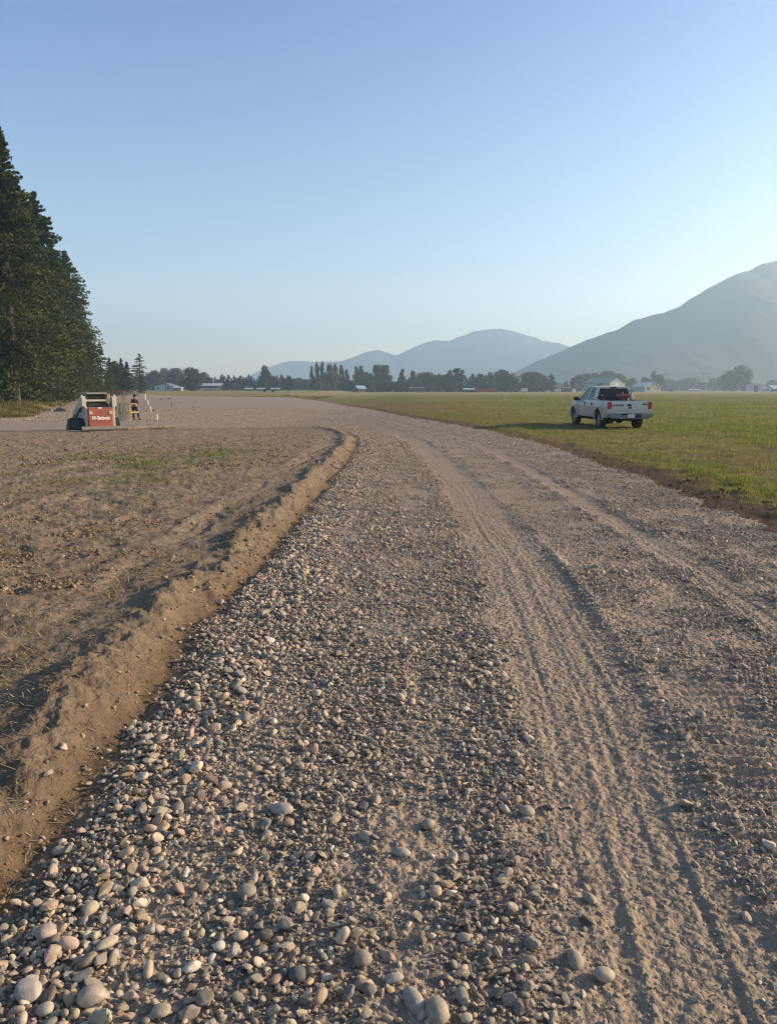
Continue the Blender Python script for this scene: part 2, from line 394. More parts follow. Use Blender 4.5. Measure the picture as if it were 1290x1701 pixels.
def ground_mats():
    # road: dusty fines with small stones pressed in
    m, t, b = newmat('gravel road'); pos = nd(t, 'ShaderNodeNewGeometry').outputs['Position']
    cov = nd(t, 'ShaderNodeAttribute', attribute_name='cov').outputs['Fac']
    sxy = nd(t, 'ShaderNodeSeparateXYZ'); t.links.new(pos, sxy.inputs[0])
    sand = mixc(t, noise(t, pos, 3.0), (.285, .218, .155), (.215, .168, .122))
    sand = mixc(t, mth(t, 'MULTIPLY', noise(t, pos, 90, 3), .6), sand, (.40, .31, .225))
    v = nd(t, 'ShaderNodeTexVoronoi'); v.inputs['Scale'].default_value = 30; v.inputs['Randomness'].default_value = 1; t.links.new(pos, v.inputs['Vector'])
    cr = nd(t, 'ShaderNodeValToRGB'); t.links.new(v.outputs['Color'], cr.inputs[0])
    es = cr.color_ramp.elements; es[0].color = (.13, .11, .095, 1); es[1].color = (.46, .40, .33, 1); e = es.new(.45); e.color = (.29, .235, .185, 1); e = es.new(.7); e.color = (.34, .26, .21, 1)
    v2 = nd(t, 'ShaderNodeTexVoronoi'); v2.inputs['Scale'].default_value = 9; t.links.new(pos, v2.inputs['Vector'])
    cr2 = nd(t, 'ShaderNodeValToRGB'); t.links.new(v2.outputs['Color'], cr2.inputs[0]); es = cr2.color_ramp.elements
    es[0].color = (.20, .17, .145, 1); es[1].color = (.42, .36, .30, 1)
    stone = mixc(t, .45, cr.outputs[0], cr2.outputs[0])
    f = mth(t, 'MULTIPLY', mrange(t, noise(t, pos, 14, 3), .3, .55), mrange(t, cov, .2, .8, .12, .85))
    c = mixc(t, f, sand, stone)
    c = mixc(t, mth(t, 'MULTIPLY', mrange(t, cov, .4, .9, 0, .35), mrange(t, sxy.outputs[1], 14, 30, 1, 0)), c, (.12, .095, .072))  # darker where stones lie thick: shade between them put into the ground colour
    sd_ = nd(t, 'ShaderNodeAttribute', attribute_name='sd').outputs['Fac']
    c = mixc(t, mrange(t, sd_, -.5, -.05, 0., .85), c, (.20, .135, .08))
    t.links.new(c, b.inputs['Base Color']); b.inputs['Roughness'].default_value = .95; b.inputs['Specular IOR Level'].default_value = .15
    h = mth(t, 'SUBTRACT', 1.0, v.outputs['Distance'])
    n = bumpn(t, h, .7, .02); n = bumpn(t, noise(t, pos, 220, 4, .7), .6, .004, n); n = bumpn(t, noise(t, pos, 5, 5, .7), .8, .05, n)
    t.links.new(n, b.inputs['Normal'])
    # dirt
    m2, t, b = newmat('loose dirt'); pos = nd(t, 'ShaderNodeNewGeometry').outputs['Position']
    c = mixc(t, mrange(t, noise(t, pos, 1.3, 6, .6), .38, .62), (.24, .182, .125), (.32, .245, .17))
    c = mixc(t, mrange(t, noise(t, pos, 9, 5, .7), .46, .62, 0, .8), c, (.145, .102, .066))
    c = mixc(t, mrange(t, noise(t, pos, 60, 4, .7), .52, .72, 0, .7), c, (.36, .27, .175))
    gr = nd(t, 'ShaderNodeAttribute', attribute_name='green').outputs['Fac']
    c = mixc(t, mth(t, 'MULTIPLY', mrange(t, noise(t, pos, 7, 4, .7), .42, .55), gr), c, (.13, .14, .035))
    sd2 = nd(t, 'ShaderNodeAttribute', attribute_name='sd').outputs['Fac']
    ridge_soil = mixc(t, noise(t, pos, 12, 5), (.235, .172, .115), (.18, .13, .087))  # soil tone of the ridge beside the gravel, same on both faces
    c = mixc(t, mrange(t, sd2, .9, .5, 0., .5), c, ridge_soil)
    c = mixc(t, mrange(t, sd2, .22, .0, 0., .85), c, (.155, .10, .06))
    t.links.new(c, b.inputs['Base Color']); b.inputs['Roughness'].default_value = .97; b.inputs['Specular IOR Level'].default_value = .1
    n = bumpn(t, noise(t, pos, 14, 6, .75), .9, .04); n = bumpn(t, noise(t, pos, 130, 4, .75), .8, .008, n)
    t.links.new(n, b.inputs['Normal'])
    # grass ground
    m3, t, b = newmat('field turf'); pos = nd(t, 'ShaderNodeNewGeometry').outputs['Position']
    br = nd(t, 'ShaderNodeAttribute', attribute_name='brown').outputs['Fac']
    mp = nd(t, 'ShaderNodeMapping'); mp.inputs['Scale'].default_value = (.35, 1, 1); t.links.new(pos, mp.inputs[0])
    big = noise(t, mp.outputs[0], .12, 6, .6)
    c = mixc(t, mrange(t, big, .4, .6), (.125, .135, .032), (.22, .19, .055))
    c = mixc(t, mrange(t, noise(t, pos, 2.2, 6, .7), .45, .65, 0, .7), c, (.10, .105, .03))
    c = mixc(t, mrange(t, noise(t, mp.outputs[0], 1.0, 6, .75), .5, .68, 0, .75), c, (.30, .235, .10))
    c = mixc(t, mth(t, 'MULTIPLY', br, mrange(t, noise(t, pos, 1.5, 5, .7), .3, .55, .4, .95)), c, (.185, .125, .062))
    su = nd(t, 'ShaderNodeAttribute', attribute_name='su').outputs['Fac']
    sx = nd(t, 'ShaderNodeSeparateXYZ'); t.links.new(pos, sx.inputs[0])
    # bare turned soil along the gravel
    c = mixc(t, mth(t, 'MULTIPLY', mrange(t, sx.outputs[1], 13, 24, 1, .35), mrange(t, mth(t, 'ADD', su, mth(t, 'MULTIPLY', noise(t, pos, 3, 4), .7)), -.6, -.1, 0, 1)), c, (.105, .075, .05))
    # dry straw far out
    far = mth(t, 'MULTIPLY', mrange(t, sx.outputs[1], 170, 330), mrange(t, noise(t, mp.outputs[0], .03, 4), .25, .5, .5, 1.))
    c = mixc(t, mth(t, 'MULTIPLY', far, .8), c, (.30, .235, .12))
    lf = mrange(t, sx.outputs[0], -15, -30, 0, .75)
    c = mixc(t, lf, c, mixc(t, mrange(t, noise(t, pos, .5, 5, .6), .4, .6), (.32, .25, .13), (.17, .15, .05)))
    t.links.new(c, b.inputs['Base Color']); b.inputs['Roughness'].default_value = 1; b.inputs['Specular IOR Level'].default_value = .05
    n = bumpn(t, noise(t, pos, 6, 6, .8), 1.0, .06); n = bumpn(t, noise(t, pos, 40, 3, .8), .7, .02, n)
    t.links.new(n, b.inputs['Normal'])
    return m, m2, m3
M_road, M_dirt, M_grass = ground_mats()
build_ground()
# ---------------------------------------------------------------- stones
rng = np.random.default_rng(7)
def ico(sub):
    bm = bmesh.new(); bmesh.ops.create_icosphere(bm, subdivisions=sub, radius=1.0)
    V = np.array([v.co[:] for v in bm.verts]); F = np.array([[v.index for v in f.verts] for f in bm.faces]); bm.free(); return V, F
def shapes(sub, n, rg, ang_share=.5):
    V, F = ico(sub); out = []
    for k in range(n):
        ang = rg.random() < ang_share
        if ang:
            m = rg.integers(9, 15); N = rg.normal(size=(m, 3)); N /= np.linalg.norm(N, axis=1)[:, None]
            dd = rg.uniform(.55, .95, m); q = V @ N.T
            r = np.where(q > .08, dd[None] / np.maximum(q, .08), 9).min(1)
            r = np.minimum(r, 1.15) * (1 - .18 * rg.random()) + .1
        else:
            r = np.ones(len(V))
            for _ in range(5):
                a = rg.normal(size=3); a /= np.linalg.norm(a); r += rg.uniform(-.13, .13) * (V @ a) ** rg.integers(1, 4)
        P = V * r[:, None]; P /= np.abs(P).max(0)[None]
        if not ang:   # slightly boxy pebble
            e = rg.uniform(.8, 1.0); P = np.sign(P) * np.abs(P) ** e; P /= np.abs(P).max(0)[None]
        out.append((P, ang))
    return out, F
PAL = np.array([(.36, .295, .225), (.41, .34, .26), (.29, .25, .20), (.25, .225, .19), (.41, .30, .235), (.32, .225, .175), (.50, .44, .36), (.15, .135, .115), (.34, .29, .225), (.39, .30, .21), (.22, .17, .13)])
PW = np.array([5, 4, 4, 3, 2.2, 1.4, 1.6, 1.3, 3, 4, 1.5]); PW = PW / PW.sum()
def place(px, py, size, sub, rg, sink=.3, nshape=48, ang=.5, pal=PAL, pw=PW, flat=(.28, .68), lift=None, tilt=.35):
    n = len(px); SH, F = shapes(sub, nshape, rg, ang)
    k = rg.integers(0, nshape, n); nv = len(SH[0][0])
    B = np.stack([s_[0] for s_ in SH]); A = np.array([s_[1] for s_ in SH])
    P = B[k]
    sx = size * .5; sy = sx * rg.uniform(.45, .95, n); sz = sx * rg.uniform(flat[0], flat[1], n)
    P = P * np.stack([sx, sy, sz], 1)[:, None, :]
    a = rg.uniform(0, 2 * np.pi, n); ta = rg.normal(0, tilt, n); tb = rg.normal(0, tilt * .8, n)
    def rot(P, ang_, i, j):
        c = np.cos(ang_)[:, None]; s_ = np.sin(ang_)[:, None]; Q = P.copy()
        Q[:, :, i] = P[:, :, i] * c - P[:, :, j] * s_; Q[:, :, j] = P[:, :, i] * s_ + P[:, :, j] * c; return Q
    P = rot(P, ta, 0, 2); P = rot(P, tb, 1, 2); P = rot(P, a, 0, 1)
    gz = groundz(px, py)
    hh = -P[:, :, 2].min(1)
    cz = gz + hh * (1 - 2 * sink * rg.uniform(.5, 1.4, n)) + (0 if lift is None else lift)
    P[:, :, 0] += px[:, None]; P[:, :, 1] += py[:, None]; P[:, :, 2] += cz[:, None]
    FF = (F[None] + (np.arange(n) * nv)[:, None, None]).reshape(-1, 3)
    c = pal[rg.choice(len(pal), n, p=pw)] * rg.uniform(.74, 1.2, n)[:, None] * np.array([[1.03, 1.0, .95]]) * rg.uniform(.985, 1.015, (n, 3))
    C = np.repeat(c, nv, 0)
    sm = np.repeat(~A[k], len(F))
    return P.reshape(-1, 3), FF, C, sm
def gridpts(x0, x1, y0, y1, cell, rg, jit=.9):
    nx = int((x1 - x0) / cell) + 1; ny = int((y1 - y0) / cell) + 1
    X, Y = np.meshgrid(x0 + np.arange(nx) * cell, y0 + np.arange(ny) * cell); X = X.ravel(); Y = Y.ravel()
    X = X + rg.uniform(-.5, .5, len(X)) * cell * jit; Y = Y + rg.uniform(-.5, .5, len(Y)) * cell * jit
    return X, Y
def infov(x, y, m=.08): return (np.abs(x) < (y + .15) * (.505 + m) + .15) & (y > 1.2)
def stones(name, label, specs, seed, cat='gravel'):
    rg = np.random.default_rng(seed); Vs, Fs, Cs, Ss = [], [], [], []; off = 0
    for (x0, x1, y0, y1, cell, smin, smax, sub, pw_, covp, lift) in specs:
        X, Y = gridpts(x0, x1, y0, y1, cell, rg)
        k = infov(X, Y); X = X[k]; Y = Y[k]
        dD, dU = masks(X, Y)
        k = (dU > .02) & (dD < .22); X = X[k]; Y = Y[k]; dD = dD[k]; dU = dU[k]
        c = coverage(X, Y)
        edge = np.exp(-((dD + .45) / .35) ** 2)
        p = np.clip(c * covp + .2 * edge * covp, 0, 1)
        if covp > 2: p = np.full(len(X), .55)
        if smin >= .026: p = p * (.42 + .58 * ss(1.2, .6, X) + .25 * ss(2.4, 3.3, X)); 
        p = p * (.035 + .965 * ss(-.02, .14, -dD))
        k = rg.random(len(X)) < p; X = X[k]; Y = Y[k]; e = edge[k]
        if len(X) == 0: continue
        size = smin * (smax / smin) ** (rg.random(len(X)) ** pw_)
        size = size * (.85 + .3 * e)
        lf = lift * rg.random(len(X)) * c[k]
        V, F, C, sm = place(X, Y, size, sub, rg, sink=.30, ang=.68, lift=lf, tilt=.42)
        Vs.append(V); Fs.append(F + off); Cs.append(C); Ss.append(sm); off += len(V)
    me = npmesh(name, np.vstack(Vs), np.vstack(Fs), np.concatenate(Ss), {'col': np.vstack(Cs)})
    o = mobj(name, me, M_stone); tag(o, label, cat, kind='stuff'); print(name, len(me.polygons)); return o
M_stone = attrmat('river stone', .82, .35, 160, .003, .2, 45, spec=.35)
#  x0,x1,y0,y1,cell,smin,smax,sub,pow,cov,lift
stones('river_gravel', 'rounded grey and tan river stones covering the road', [
    (-.9, 4.6, 1.2, 5.5, .019, .006, .02, 1, 1.8, 3.0, .0),
    (0, 4.6, 5.5, 12, .035, .010, .026, 1, 1.8, 3.0, .0),
    (-1.5, 4.6, 1.2, 4.6, .047, .026, .066, 3, 1.45, .82, .016),
    (-1.5, 4.6, 1.2, 4.6, .029, .017, .036, 2, 1.2, .92, .008),
    (-1.6, 5, 1.2, 3.2, .0155, .008, .019, 1, 1.2, .80, .003),
    (-1.6, 5, 3.2, 4.6, .0175, .010, .019, 1, 1.2, .75, .003),
    (-1.6, 5, 4.6, 10, .056, .030, .074, 2, 1.9, .85, .014),
    (-1.6, 5, 4.6, 10, .030, .018, .036, 1, 1.2, .95, .008),
    (-1.6, 5, 4.6, 7.5, .021, .012, .020, 1, 1.2, .6, .003),
    (-1.6, 5.2, 10, 20, .065, .035, .08, 1, 2., .62, .012),
    (-1.6, 5.2, 10, 20, .037, .020, .038, 1, 1.3, .85, .008),
    (-4, 5.2, 20, 34, .07, .035, .085, 1, 1.6, .95, .015),
    (-12, 5.2, 34, 52, .13, .05, .10, 1, 1.6, .95, .015),
    (-40, 3, 52, 90, .30, .07, .16, 1, 1.6, .9, .015),
], 11)
# ---------------------------------------------------------------- grass, straw, clods
def blades(name, label, x, y, h, w_, rg, colf, mat, cat, lean=.5):
    n = len(x); z = groundz(x, y) - .01
    a = rg.uniform(0, 2 * np.pi, n); ux, uy = np.cos(a), np.sin(a)
    b = rg.uniform(0, 2 * np.pi, n); L = rg.uniform(.1, lean, n) * h
    base = np.stack([x, y, z], 1); side = np.stack([ux, uy, np.zeros(n)], 1) * (w_ * .5)[:, None]
    tip = base + np.stack([np.cos(b) * L, np.sin(b) * L, h], 1)
    mid = base + np.stack([np.cos(b) * L * .35, np.sin(b) * L * .35, h * .55], 1)
    V = np.stack([base - side, base + side, mid + side * .8, mid - side * .8, tip], 1).reshape(-1, 3)
    o = (np.arange(n) * 5)[:, None]
    F = np.concatenate([o + np.array([0, 1, 2]), o + np.array([0, 2, 3]), o + np.array([3, 2, 4])])
    C = np.repeat(colf, 5, 0)
    me = npmesh(name, V, F, False, {'col': C}); ob = mobj(name, me, mat); tag(ob, label, cat, kind='stuff'); return ob
M_blade = attrmat('grass blade', .7, 0, var=.1, transl=.55, spec=.2)
M_straw = attrmat('dry straw', .8, 0, var=.1, transl=.2, spec=.2)
def persp(n, y0, y1, xw, rg, p=1.0):
    u = rg.random(n); y = 1 / (1 / y0 + (1 / y1 - 1 / y0) * u ** p)
    x = (rg.random(n) * 2 - 1) * (y * .56 + xw); return x, y
rg = np.random.default_rng(21)
x, y = persp(900000, 7.5, 150, 1, rg)
dU = masks(x, y)[1]; clump = fbm(x, y, .35, 3, 101); gg = fbm(x, y, 4, 4, 92)
band = np.exp(-((dU + 1.45 + (fbm(x, y, 2, 2, 7) - .5)) / .75) ** 2)
edge_soil = ss(.25, 1.0, -dU) * np.where(y < 25, 1, 1)
nearf = 1 - ss(34, 44, y); lush = np.clip(ss(4.5, 9, -dU + 7 * (fbm(x, y, 2.2, 3, 118) - .5)) * nearf + (1 - nearf) * ss(-2, 9, x - (y - 40) * .12 + 8 * (gg - .5)) * ss(.36, .56, gg + .06) + band * .8, 0, 1)
keep = (dU < -.1) & (x > -14) & (rg.random(len(x)) < (.25 + .75 * ss(.4, .6, clump)) * edge_soil * (.35 + .65 * lush))
x, y, dU, lush, gg = x[keep], y[keep], dU[keep], lush[keep], gg[keep]
n = len(x); dist = np.hypot(x, y)
h = (.025 + .055 * rg.random(n) ** 1.5) * (.7 + .5 * lush) * (1 + dist / 90) * (.5 + 1.1 * ss(.45, .7, fbm(x, y, .5, 3, 107))); wd = .004 + .00042 * dist
pal = np.array([(.15, .225, .03), (.20, .235, .04), (.21, .19, .06), (.28, .225, .11), (.10, .14, .025)])
pr = np.stack([.1 + .5 * lush, .2 + .3 * lush, .4 + 0 * lush, .5 - .4 * lush, .25 + 0 * lush], 1); pr /= pr.sum(1)[:, None]
k = (rg.random(n)[:, None] > np.cumsum(pr, 1)).sum(1).clip(0, 4)
blades('mown_grass', 'short green and straw coloured grass of the hay field', x, y, h, wd, rg, pal[k] * rg.uniform(.75, 1.2, (n, 1)), M_blade, 'grass', .9)
print('blades', n)
# tall dry grass under the big conifers
x, y = persp(420000, 42, 230, 2, rg, .8)
dU = masks(x, y)[1]; keep = (dU < -.15) & (x < -16) & (rg.random(len(x)) < .25 + .75 * ss(.4, .55, fbm(x, y, 2, 3, 105)))
x, y, dU = x[keep], y[keep], dU[keep]; n = len(x); dist = np.hypot(x, y)
mix = ss(.38, .62, fbm(x, y, 5, 3, 106) + .08 * ss(2, 9, -dU) - .1 * (1 - ss(0, 2, -dU)))
short = ss(-58, -50, x * 60 / np.maximum(y, 1) * -1 * -1)
h = (.3 + .45 * rg.random(n)) * ss(0, 3.5, -dU) * (.6 + .4 * fbm(x, y, 3, 2, 9)) + .12
h = h * np.where(x / y > -.40, .6, 1.0)
pal = np.array([(.09, .10, .022), (.14, .125, .038), (.25, .19, .085), (.34, .26, .13)])
pr = np.stack([.2 + .6 * mix, .3 + 0 * mix, .35 - .2 * mix, .4 - .35 * mix], 1); pr /= pr.sum(1)[:, None]
k = (rg.random(n)[:, None] > np.cumsum(pr, 1)).sum(1).clip(0, 3)
blades('tall_grass', 'tall green and dry straw grass below the big conifers', x, y, h, .008 + .0008 * dist, rg, pal[k] * rg.uniform(.8, 1.15, (n, 1)), M_blade, 'grass', .45)
# straw litter on the dirt
x, y = persp(90000, 1.9, 42, .3, rg, .9)
dD = masks(x, y)[0]; keep = (dD > .0) & (x < 0) & (rg.random(len(x)) < .15 + .85 * ss(.45, .62, fbm(x, y, .6, 3, 111)) * ss(.3, 1.4, dD)); x, y = x[keep], y[keep]; n = len(x)
a = rg.uniform(0, 2 * np.pi, n); L = rg.uniform(.012, .05, n) * (1 + y / 25); wv = .0012 + .0005 * np.hypot(x, y)
up = np.abs(rg.normal(0, .35, n)) * L
z = groundz(x, y) + .002
d = np.stack([np.cos(a) * L, np.sin(a) * L, up], 1); s_ = np.stack([-np.sin(a), np.cos(a), 0 * a], 1) * wv[:, None]
P = np.stack([x, y, z], 1); V = np.stack([P - s_, P + s_, P + d + s_ * .6, P + d - s_ * .6], 1).reshape(-1, 3)
F = (np.arange(n) * 4)[:, None] + np.arange(4)[None]
pal = np.array([(.42, .32, .19), (.33, .24, .13), (.2, .14, .08)])
me = npmesh('straw_litter', V, F, False, {'col': np.repeat(pal[rg.integers(0, 3, n)] * rg.uniform(.8, 1.1, (n, 1)), 4, 0)})
tag(mobj('straw_litter', me, M_straw), 'dry straw and stubble bits strewn over the bare dirt', 'straw', kind='stuff')
# weeds greening on the dirt
x = rg.normal(-5.3, 1.5, 16000); y = rg.normal(17.5, 3.6, 16000); x = np.append(x, rg.normal(-3.2, .4, 500)); y = np.append(y, rg.normal(8.2, .5, 500))
keep = (masks(x, y)[0] > 1.3) & (rg.random(len(x)) < ss(.55, .70, fbm(x, y, .9, 4, 121))) & (y > 5); x, y = x[keep], y[keep]; n = len(x)
blades('weed_patch', 'small green weeds sprouting on the bare dirt field', x, y, rg.uniform(.02, .07, n), np.full(n, .014), rg, np.array([(.15, .18, .03)]) * rg.uniform(.7, 1.2, (n, 1)), M_blade, 'weeds', 1.2)
x, y = persp(60000, 1.9, 42, .3, rg, .9)
dD = masks(x, y)[0]; keep = (dD > .6) & (x < 0) & (rg.random(len(x)) < ss(.5, .68, fbm(x, y, .8, 3, 112))); x, y = x[keep], y[keep]; n = len(x); q = np.hypot(x, y)
blades('stubble', 'short dry stubble standing up from the bare dirt field', x, y, rg.uniform(.015, .06, n) * (1 + q / 60), .0025 + .0006 * q, rg, np.array([(.34, .26, .14)]) * rg.uniform(.5, 1.1, (n, 1)), M_straw, 'stubble', 1.4)
# clods of earth
M_clod = attrmat('earth clod', .95, .6, 90, .006, .25, 60, spec=.1)
rgc = np.random.default_rng(31); Vs, Fs, Cs, Ss = [], [], [], []; off = 0
for (n_, y0, y1, s0, s1, sub) in ((9000, 1.9, 6, .008, .035, 1), (8000, 6, 16, .02, .06, 1), (5000, 16, 41, .04, .11, 1)):
    x, y = persp(n_ * 3, y0, y1, .2, rgc); dD = masks(x, y)[0]
    k = (dD > .02) & (x < 0) & (rgc.random(len(x)) < .12 * ss(.45, .6, fbm(x, y, .2, 2, 132)) + ss(.52, .68, fbm(x, y, .5, 4, 131)) * (.25 + .75 * ss(1.0, 1.6, dD)) + .25 * np.exp(-(dD / .12) ** 2)); x, y = x[k], y[k]
    size = s0 * (s1 / s0) ** (rgc.random(len(x)) ** 2)
    V, F, C, sm = place(x, y, size, sub, rgc, sink=.35, ang=.75, pal=np.array([(.22, .16, .105), (.17, .12, .08), (.27, .20, .13)]), pw=[.4, .35, .25], flat=(.4, .75))
    Vs.append(V); Fs.append(F + off); Cs.append(C); Ss.append(sm); off += len(V)
me = npmesh('soil_clods', np.vstack(Vs), np.vstack(Fs), np.concatenate(Ss), {'col': np.vstack(Cs)})
tag(mobj('soil_clods', me, M_clod), 'loose brown clods of earth scattered over the dirt field and ridge', 'clods', kind='stuff')
# dark turned sods along the edge of the field
x, y = persp(9000, 7, 40, .2, rgc); dU = masks(x, y)[1]
k = (dU < .02) & (dU > -1.0) & (x > 0) & (rgc.random(len(x)) < ss(.45, .6, fbm(x, y, .5, 3, 140))); x, y = x[k], y[k]
V, F, C, sm = place(x, y, .03 * 3.5 ** (rgc.random(len(x)) ** 2), 1, rgc, sink=.35, ang=.75, pal=np.array([(.10, .066, .042), (.15, .10, .06)]), pw=[.6, .4], flat=(.35, .65))
me = npmesh('turned_soil', V, F, sm, {'col': C}); tag(mobj('turned_soil', me, M_clod), 'dark turned earth between the gravel and the hay field', 'soil', kind='stuff')
# ---------------------------------------------------------------- the largest cobbles, one by one
CB = [(725, 1677, 32, 45, .2, 0, (.37, .30, .225), 'large smooth tan oval cobble standing on end at the bottom edge of the photo'),
      (1003, 1614, 32, 24, 0.3, 0, (.42, .36, .28), 'smooth pale oval cobble lying at the edge of the sandy wheel track'),
      (956, 1590, 24, 28, 0, 0, (.33, .27, .21), 'rounded brown cobble just left of the pale oval one by the track'),
      (686, 1655, 27, 46, .4, 0, (.36, .31, .25), 'lumpy grey tan cobble left of the large standing oval'),
      (80, 1548, 29, 30, 0, 0, (.41, .32, .26), 'round pinkish cobble in the lower left of the gravel'),
      (152, 1654, 36, 35, 0, 1, (.39, .32, .26), 'blocky pinkish tan cobble near the lower left corner'),
      (46, 1650, 37, 33, .5, 1, (.42, .37, .31), 'pale angular flat faced rock at the lower left corner'),
      (603, 1595, 29, 25, 0, 0, (.31, .26, .20), 'brown oval cobble with a pale edge, above the white oblong one'),
      (494, 1615, 27, 25, 0, 0, (.13, .13, .12), 'dark grey round cobble, darkest of the large stones'),
      (711, 1366, 22, 21, .2, 0, (.36, .30, .23), 'flat rounded tan cobble half sunk in the fines at mid road'),
      (874, 1346, 25, 20, -.4, 0, (.39, .32, .245), 'oval tan cobble farthest up beside the wheel track'),
      (666, 1415, 29, 17, -.2, 0, (.38, .33, .26), 'oblong buff cobble lying crosswise below the flat tan one'),
      (468, 1343, 38, 22, -.35, 0, (.42, .35, .29), 'long flat pale pinkish cobble pointing to the right'),
      (410, 1480, 28, 24, 0, 0, (.27, .25, .20), 'round olive grey cobble with a rough speckled face'),
      (654, 1628, 32, 16, 0, 0, (.45, .40, .33), 'whitish oblong cobble lying crosswise near the bottom')]
rgk = np.random.default_rng(5)
for (px, py, a_, b_, rz, ang, colr, lab) in CB:
    X, Y = pg(px, py + b_ * .3); sc = math.hypot(math.hypot(X, Y), CAMZ) / 1278
    V, F = ico(4); q = V.copy()
    if ang:
        N = rgk.normal(size=(11, 3)); N /= np.linalg.norm(N, axis=1)[:, None]; dd = rgk.uniform(.62, .9, 11); qq = V @ N.T
        r = np.where(qq > .08, dd[None] / np.maximum(qq, .08), 9).min(1); r = np.minimum(r, 1.1)
        r = .75 * r + .25 * .85
    else:
        r = 1 + .07 * np.sin(2.1 * V[:, 0] + rgk.uniform(0, 6)) + .06 * np.sin(2.6 * V[:, 1] + rgk.uniform(0, 6)) + .04 * np.sin(3 * V[:, 2] + rgk.uniform(0, 6))
    r = r + .012 * (fbm(V[:, 0] * 3 + V[:, 2] * 2 + 9, V[:, 1] * 3 + 9, 1, 4, int(px)) - .5)
    P = V * r[:, None]
    hx = a_ * sc * .5; hy = b_ * sc * .5 * 1.12; hz = min(hx, hy) * .72
    P = P * np.array([hx, hy, hz]) / np.abs(P).max(0)
    me = npmesh('cobble', P, F, True, {'col': np.tile(np.array(colr) * .88, (len(P), 1))})
    o = mobj('cobble', me, M_stone); o.location = (X, Y, gz1(X, Y) + hz * .62); o.rotation_euler = (rgk.uniform(-.25, .25), rgk.uniform(-.25, .25), rz)
    tag(o, lab, 'cobble', 'largest stones lying on the road')
# ---------------------------------------------------------------- trees
M_bark = simple('conifer bark', (.10, .075, .055), .95, var=.3, scale=3, bump=.6)
M_need = attrmat('conifer needles', .75, 0, var=.3, vscale=.35, transl=.15, spec=.2)
M_leaf = attrmat('broad leaves', .7, 0, var=.25, vscale=.25, transl=.25, spec=.2)
def quads(P, D, Wd, L, C):
    """kite leaves: centres P, length axis D, width axis Wd"""
    n = len(P); V = np.stack([P - D * L[:, None] * .5, P + Wd, P + D * L[:, None] * .5, P - Wd], 1).reshape(-1, 3)
    F = (np.arange(n) * 4)[:, None] + np.arange(4)[None]
    return V, F, np.repeat(C, 4, 0)
def unit(v): return v / np.maximum(np.linalg.norm(v, axis=1), 1e-6)[:, None]
def conifer_crown(h, r, nb, ns, seed, spr=.35, base=.06, full=.75, cone=.85, gaps=.25, col=(.05, .065, .022)):
    g = np.random.default_rng(seed)
    t = g.random(nb) ** .8; z0 = h * (base + (1 - base) * t * .985)
    prof = np.minimum((1 - t) ** cone, .55 + 1.6 * t) 
    az = g.uniform(0, 2 * np.pi, nb)
    lobe = 1 + .22 * np.sin(az * 2 + 7 * t + g.uniform(0, 6)) + .15 * np.sin(az * 3 - 11 * t)
    L = r * prof * (full + (1 - full) * 2 * g.random(nb)) * lobe + .03 * h * (1 - t)
    L = np.maximum(L, .012 * h)
    rise = -.25 + .75 * t + g.normal(0, .1, nb)
    b = np.repeat(np.arange(nb), ns); u = g.random(nb * ns) ** .6
    clump = np.round(u * 4) / 4; u = np.clip(.55 * u + .45 * clump + g.normal(0, .03, len(u)), .08, 1.04)
    side = g.normal(0, 1, nb * ns) * .16 * L[b] * (1.05 - u)
    dx, dy = np.cos(az[b]), np.sin(az[b])
    x = dx * L[b] * u - dy * side; y = dy * L[b] * u + dx * side
    z = z0[b] + rise[b] * L[b] * u - .22 * L[b] * u ** 2 + g.normal(0, .05, nb * ns) * (L[b] * .5 + .6)
    P = np.stack([x, y, z], 1)
    D = unit(np.stack([dx, dy, rise[b] * .5 + .25], 1) + g.normal(0, .55, (nb * ns, 3)))
    N = g.normal(0, 1, (nb * ns, 3)); Wd = unit(np.cross(D, N)) * (spr * g.uniform(.14, .26, nb * ns))[:, None]
    c = np.array(col)[None] * (g.uniform(.7, 1.3, nb)[b] * g.uniform(.8, 1.25, nb * ns))[:, None]
    c = c * np.where(g.random((nb * ns, 1)) < .10, np.array([[1.45, 1.3, .9]]), 1.0)
    V, F, C = quads(P, D, Wd, spr * g.uniform(.7, 1.4, nb * ns), c)
    V[:, 2] = np.maximum(V[:, 2], .15)
    me = npmesh('crown', V, F, False, {'col': C})
    br = [(0, 0, z0[i], math.cos(az[i]) * L[i] * .8, math.sin(az[i]) * L[i] * .8, z0[i] + rise[i] * L[i] * .8 - .14 * L[i]) for i in range(0, nb, 6)] if nb > 150 else []
    return me, br
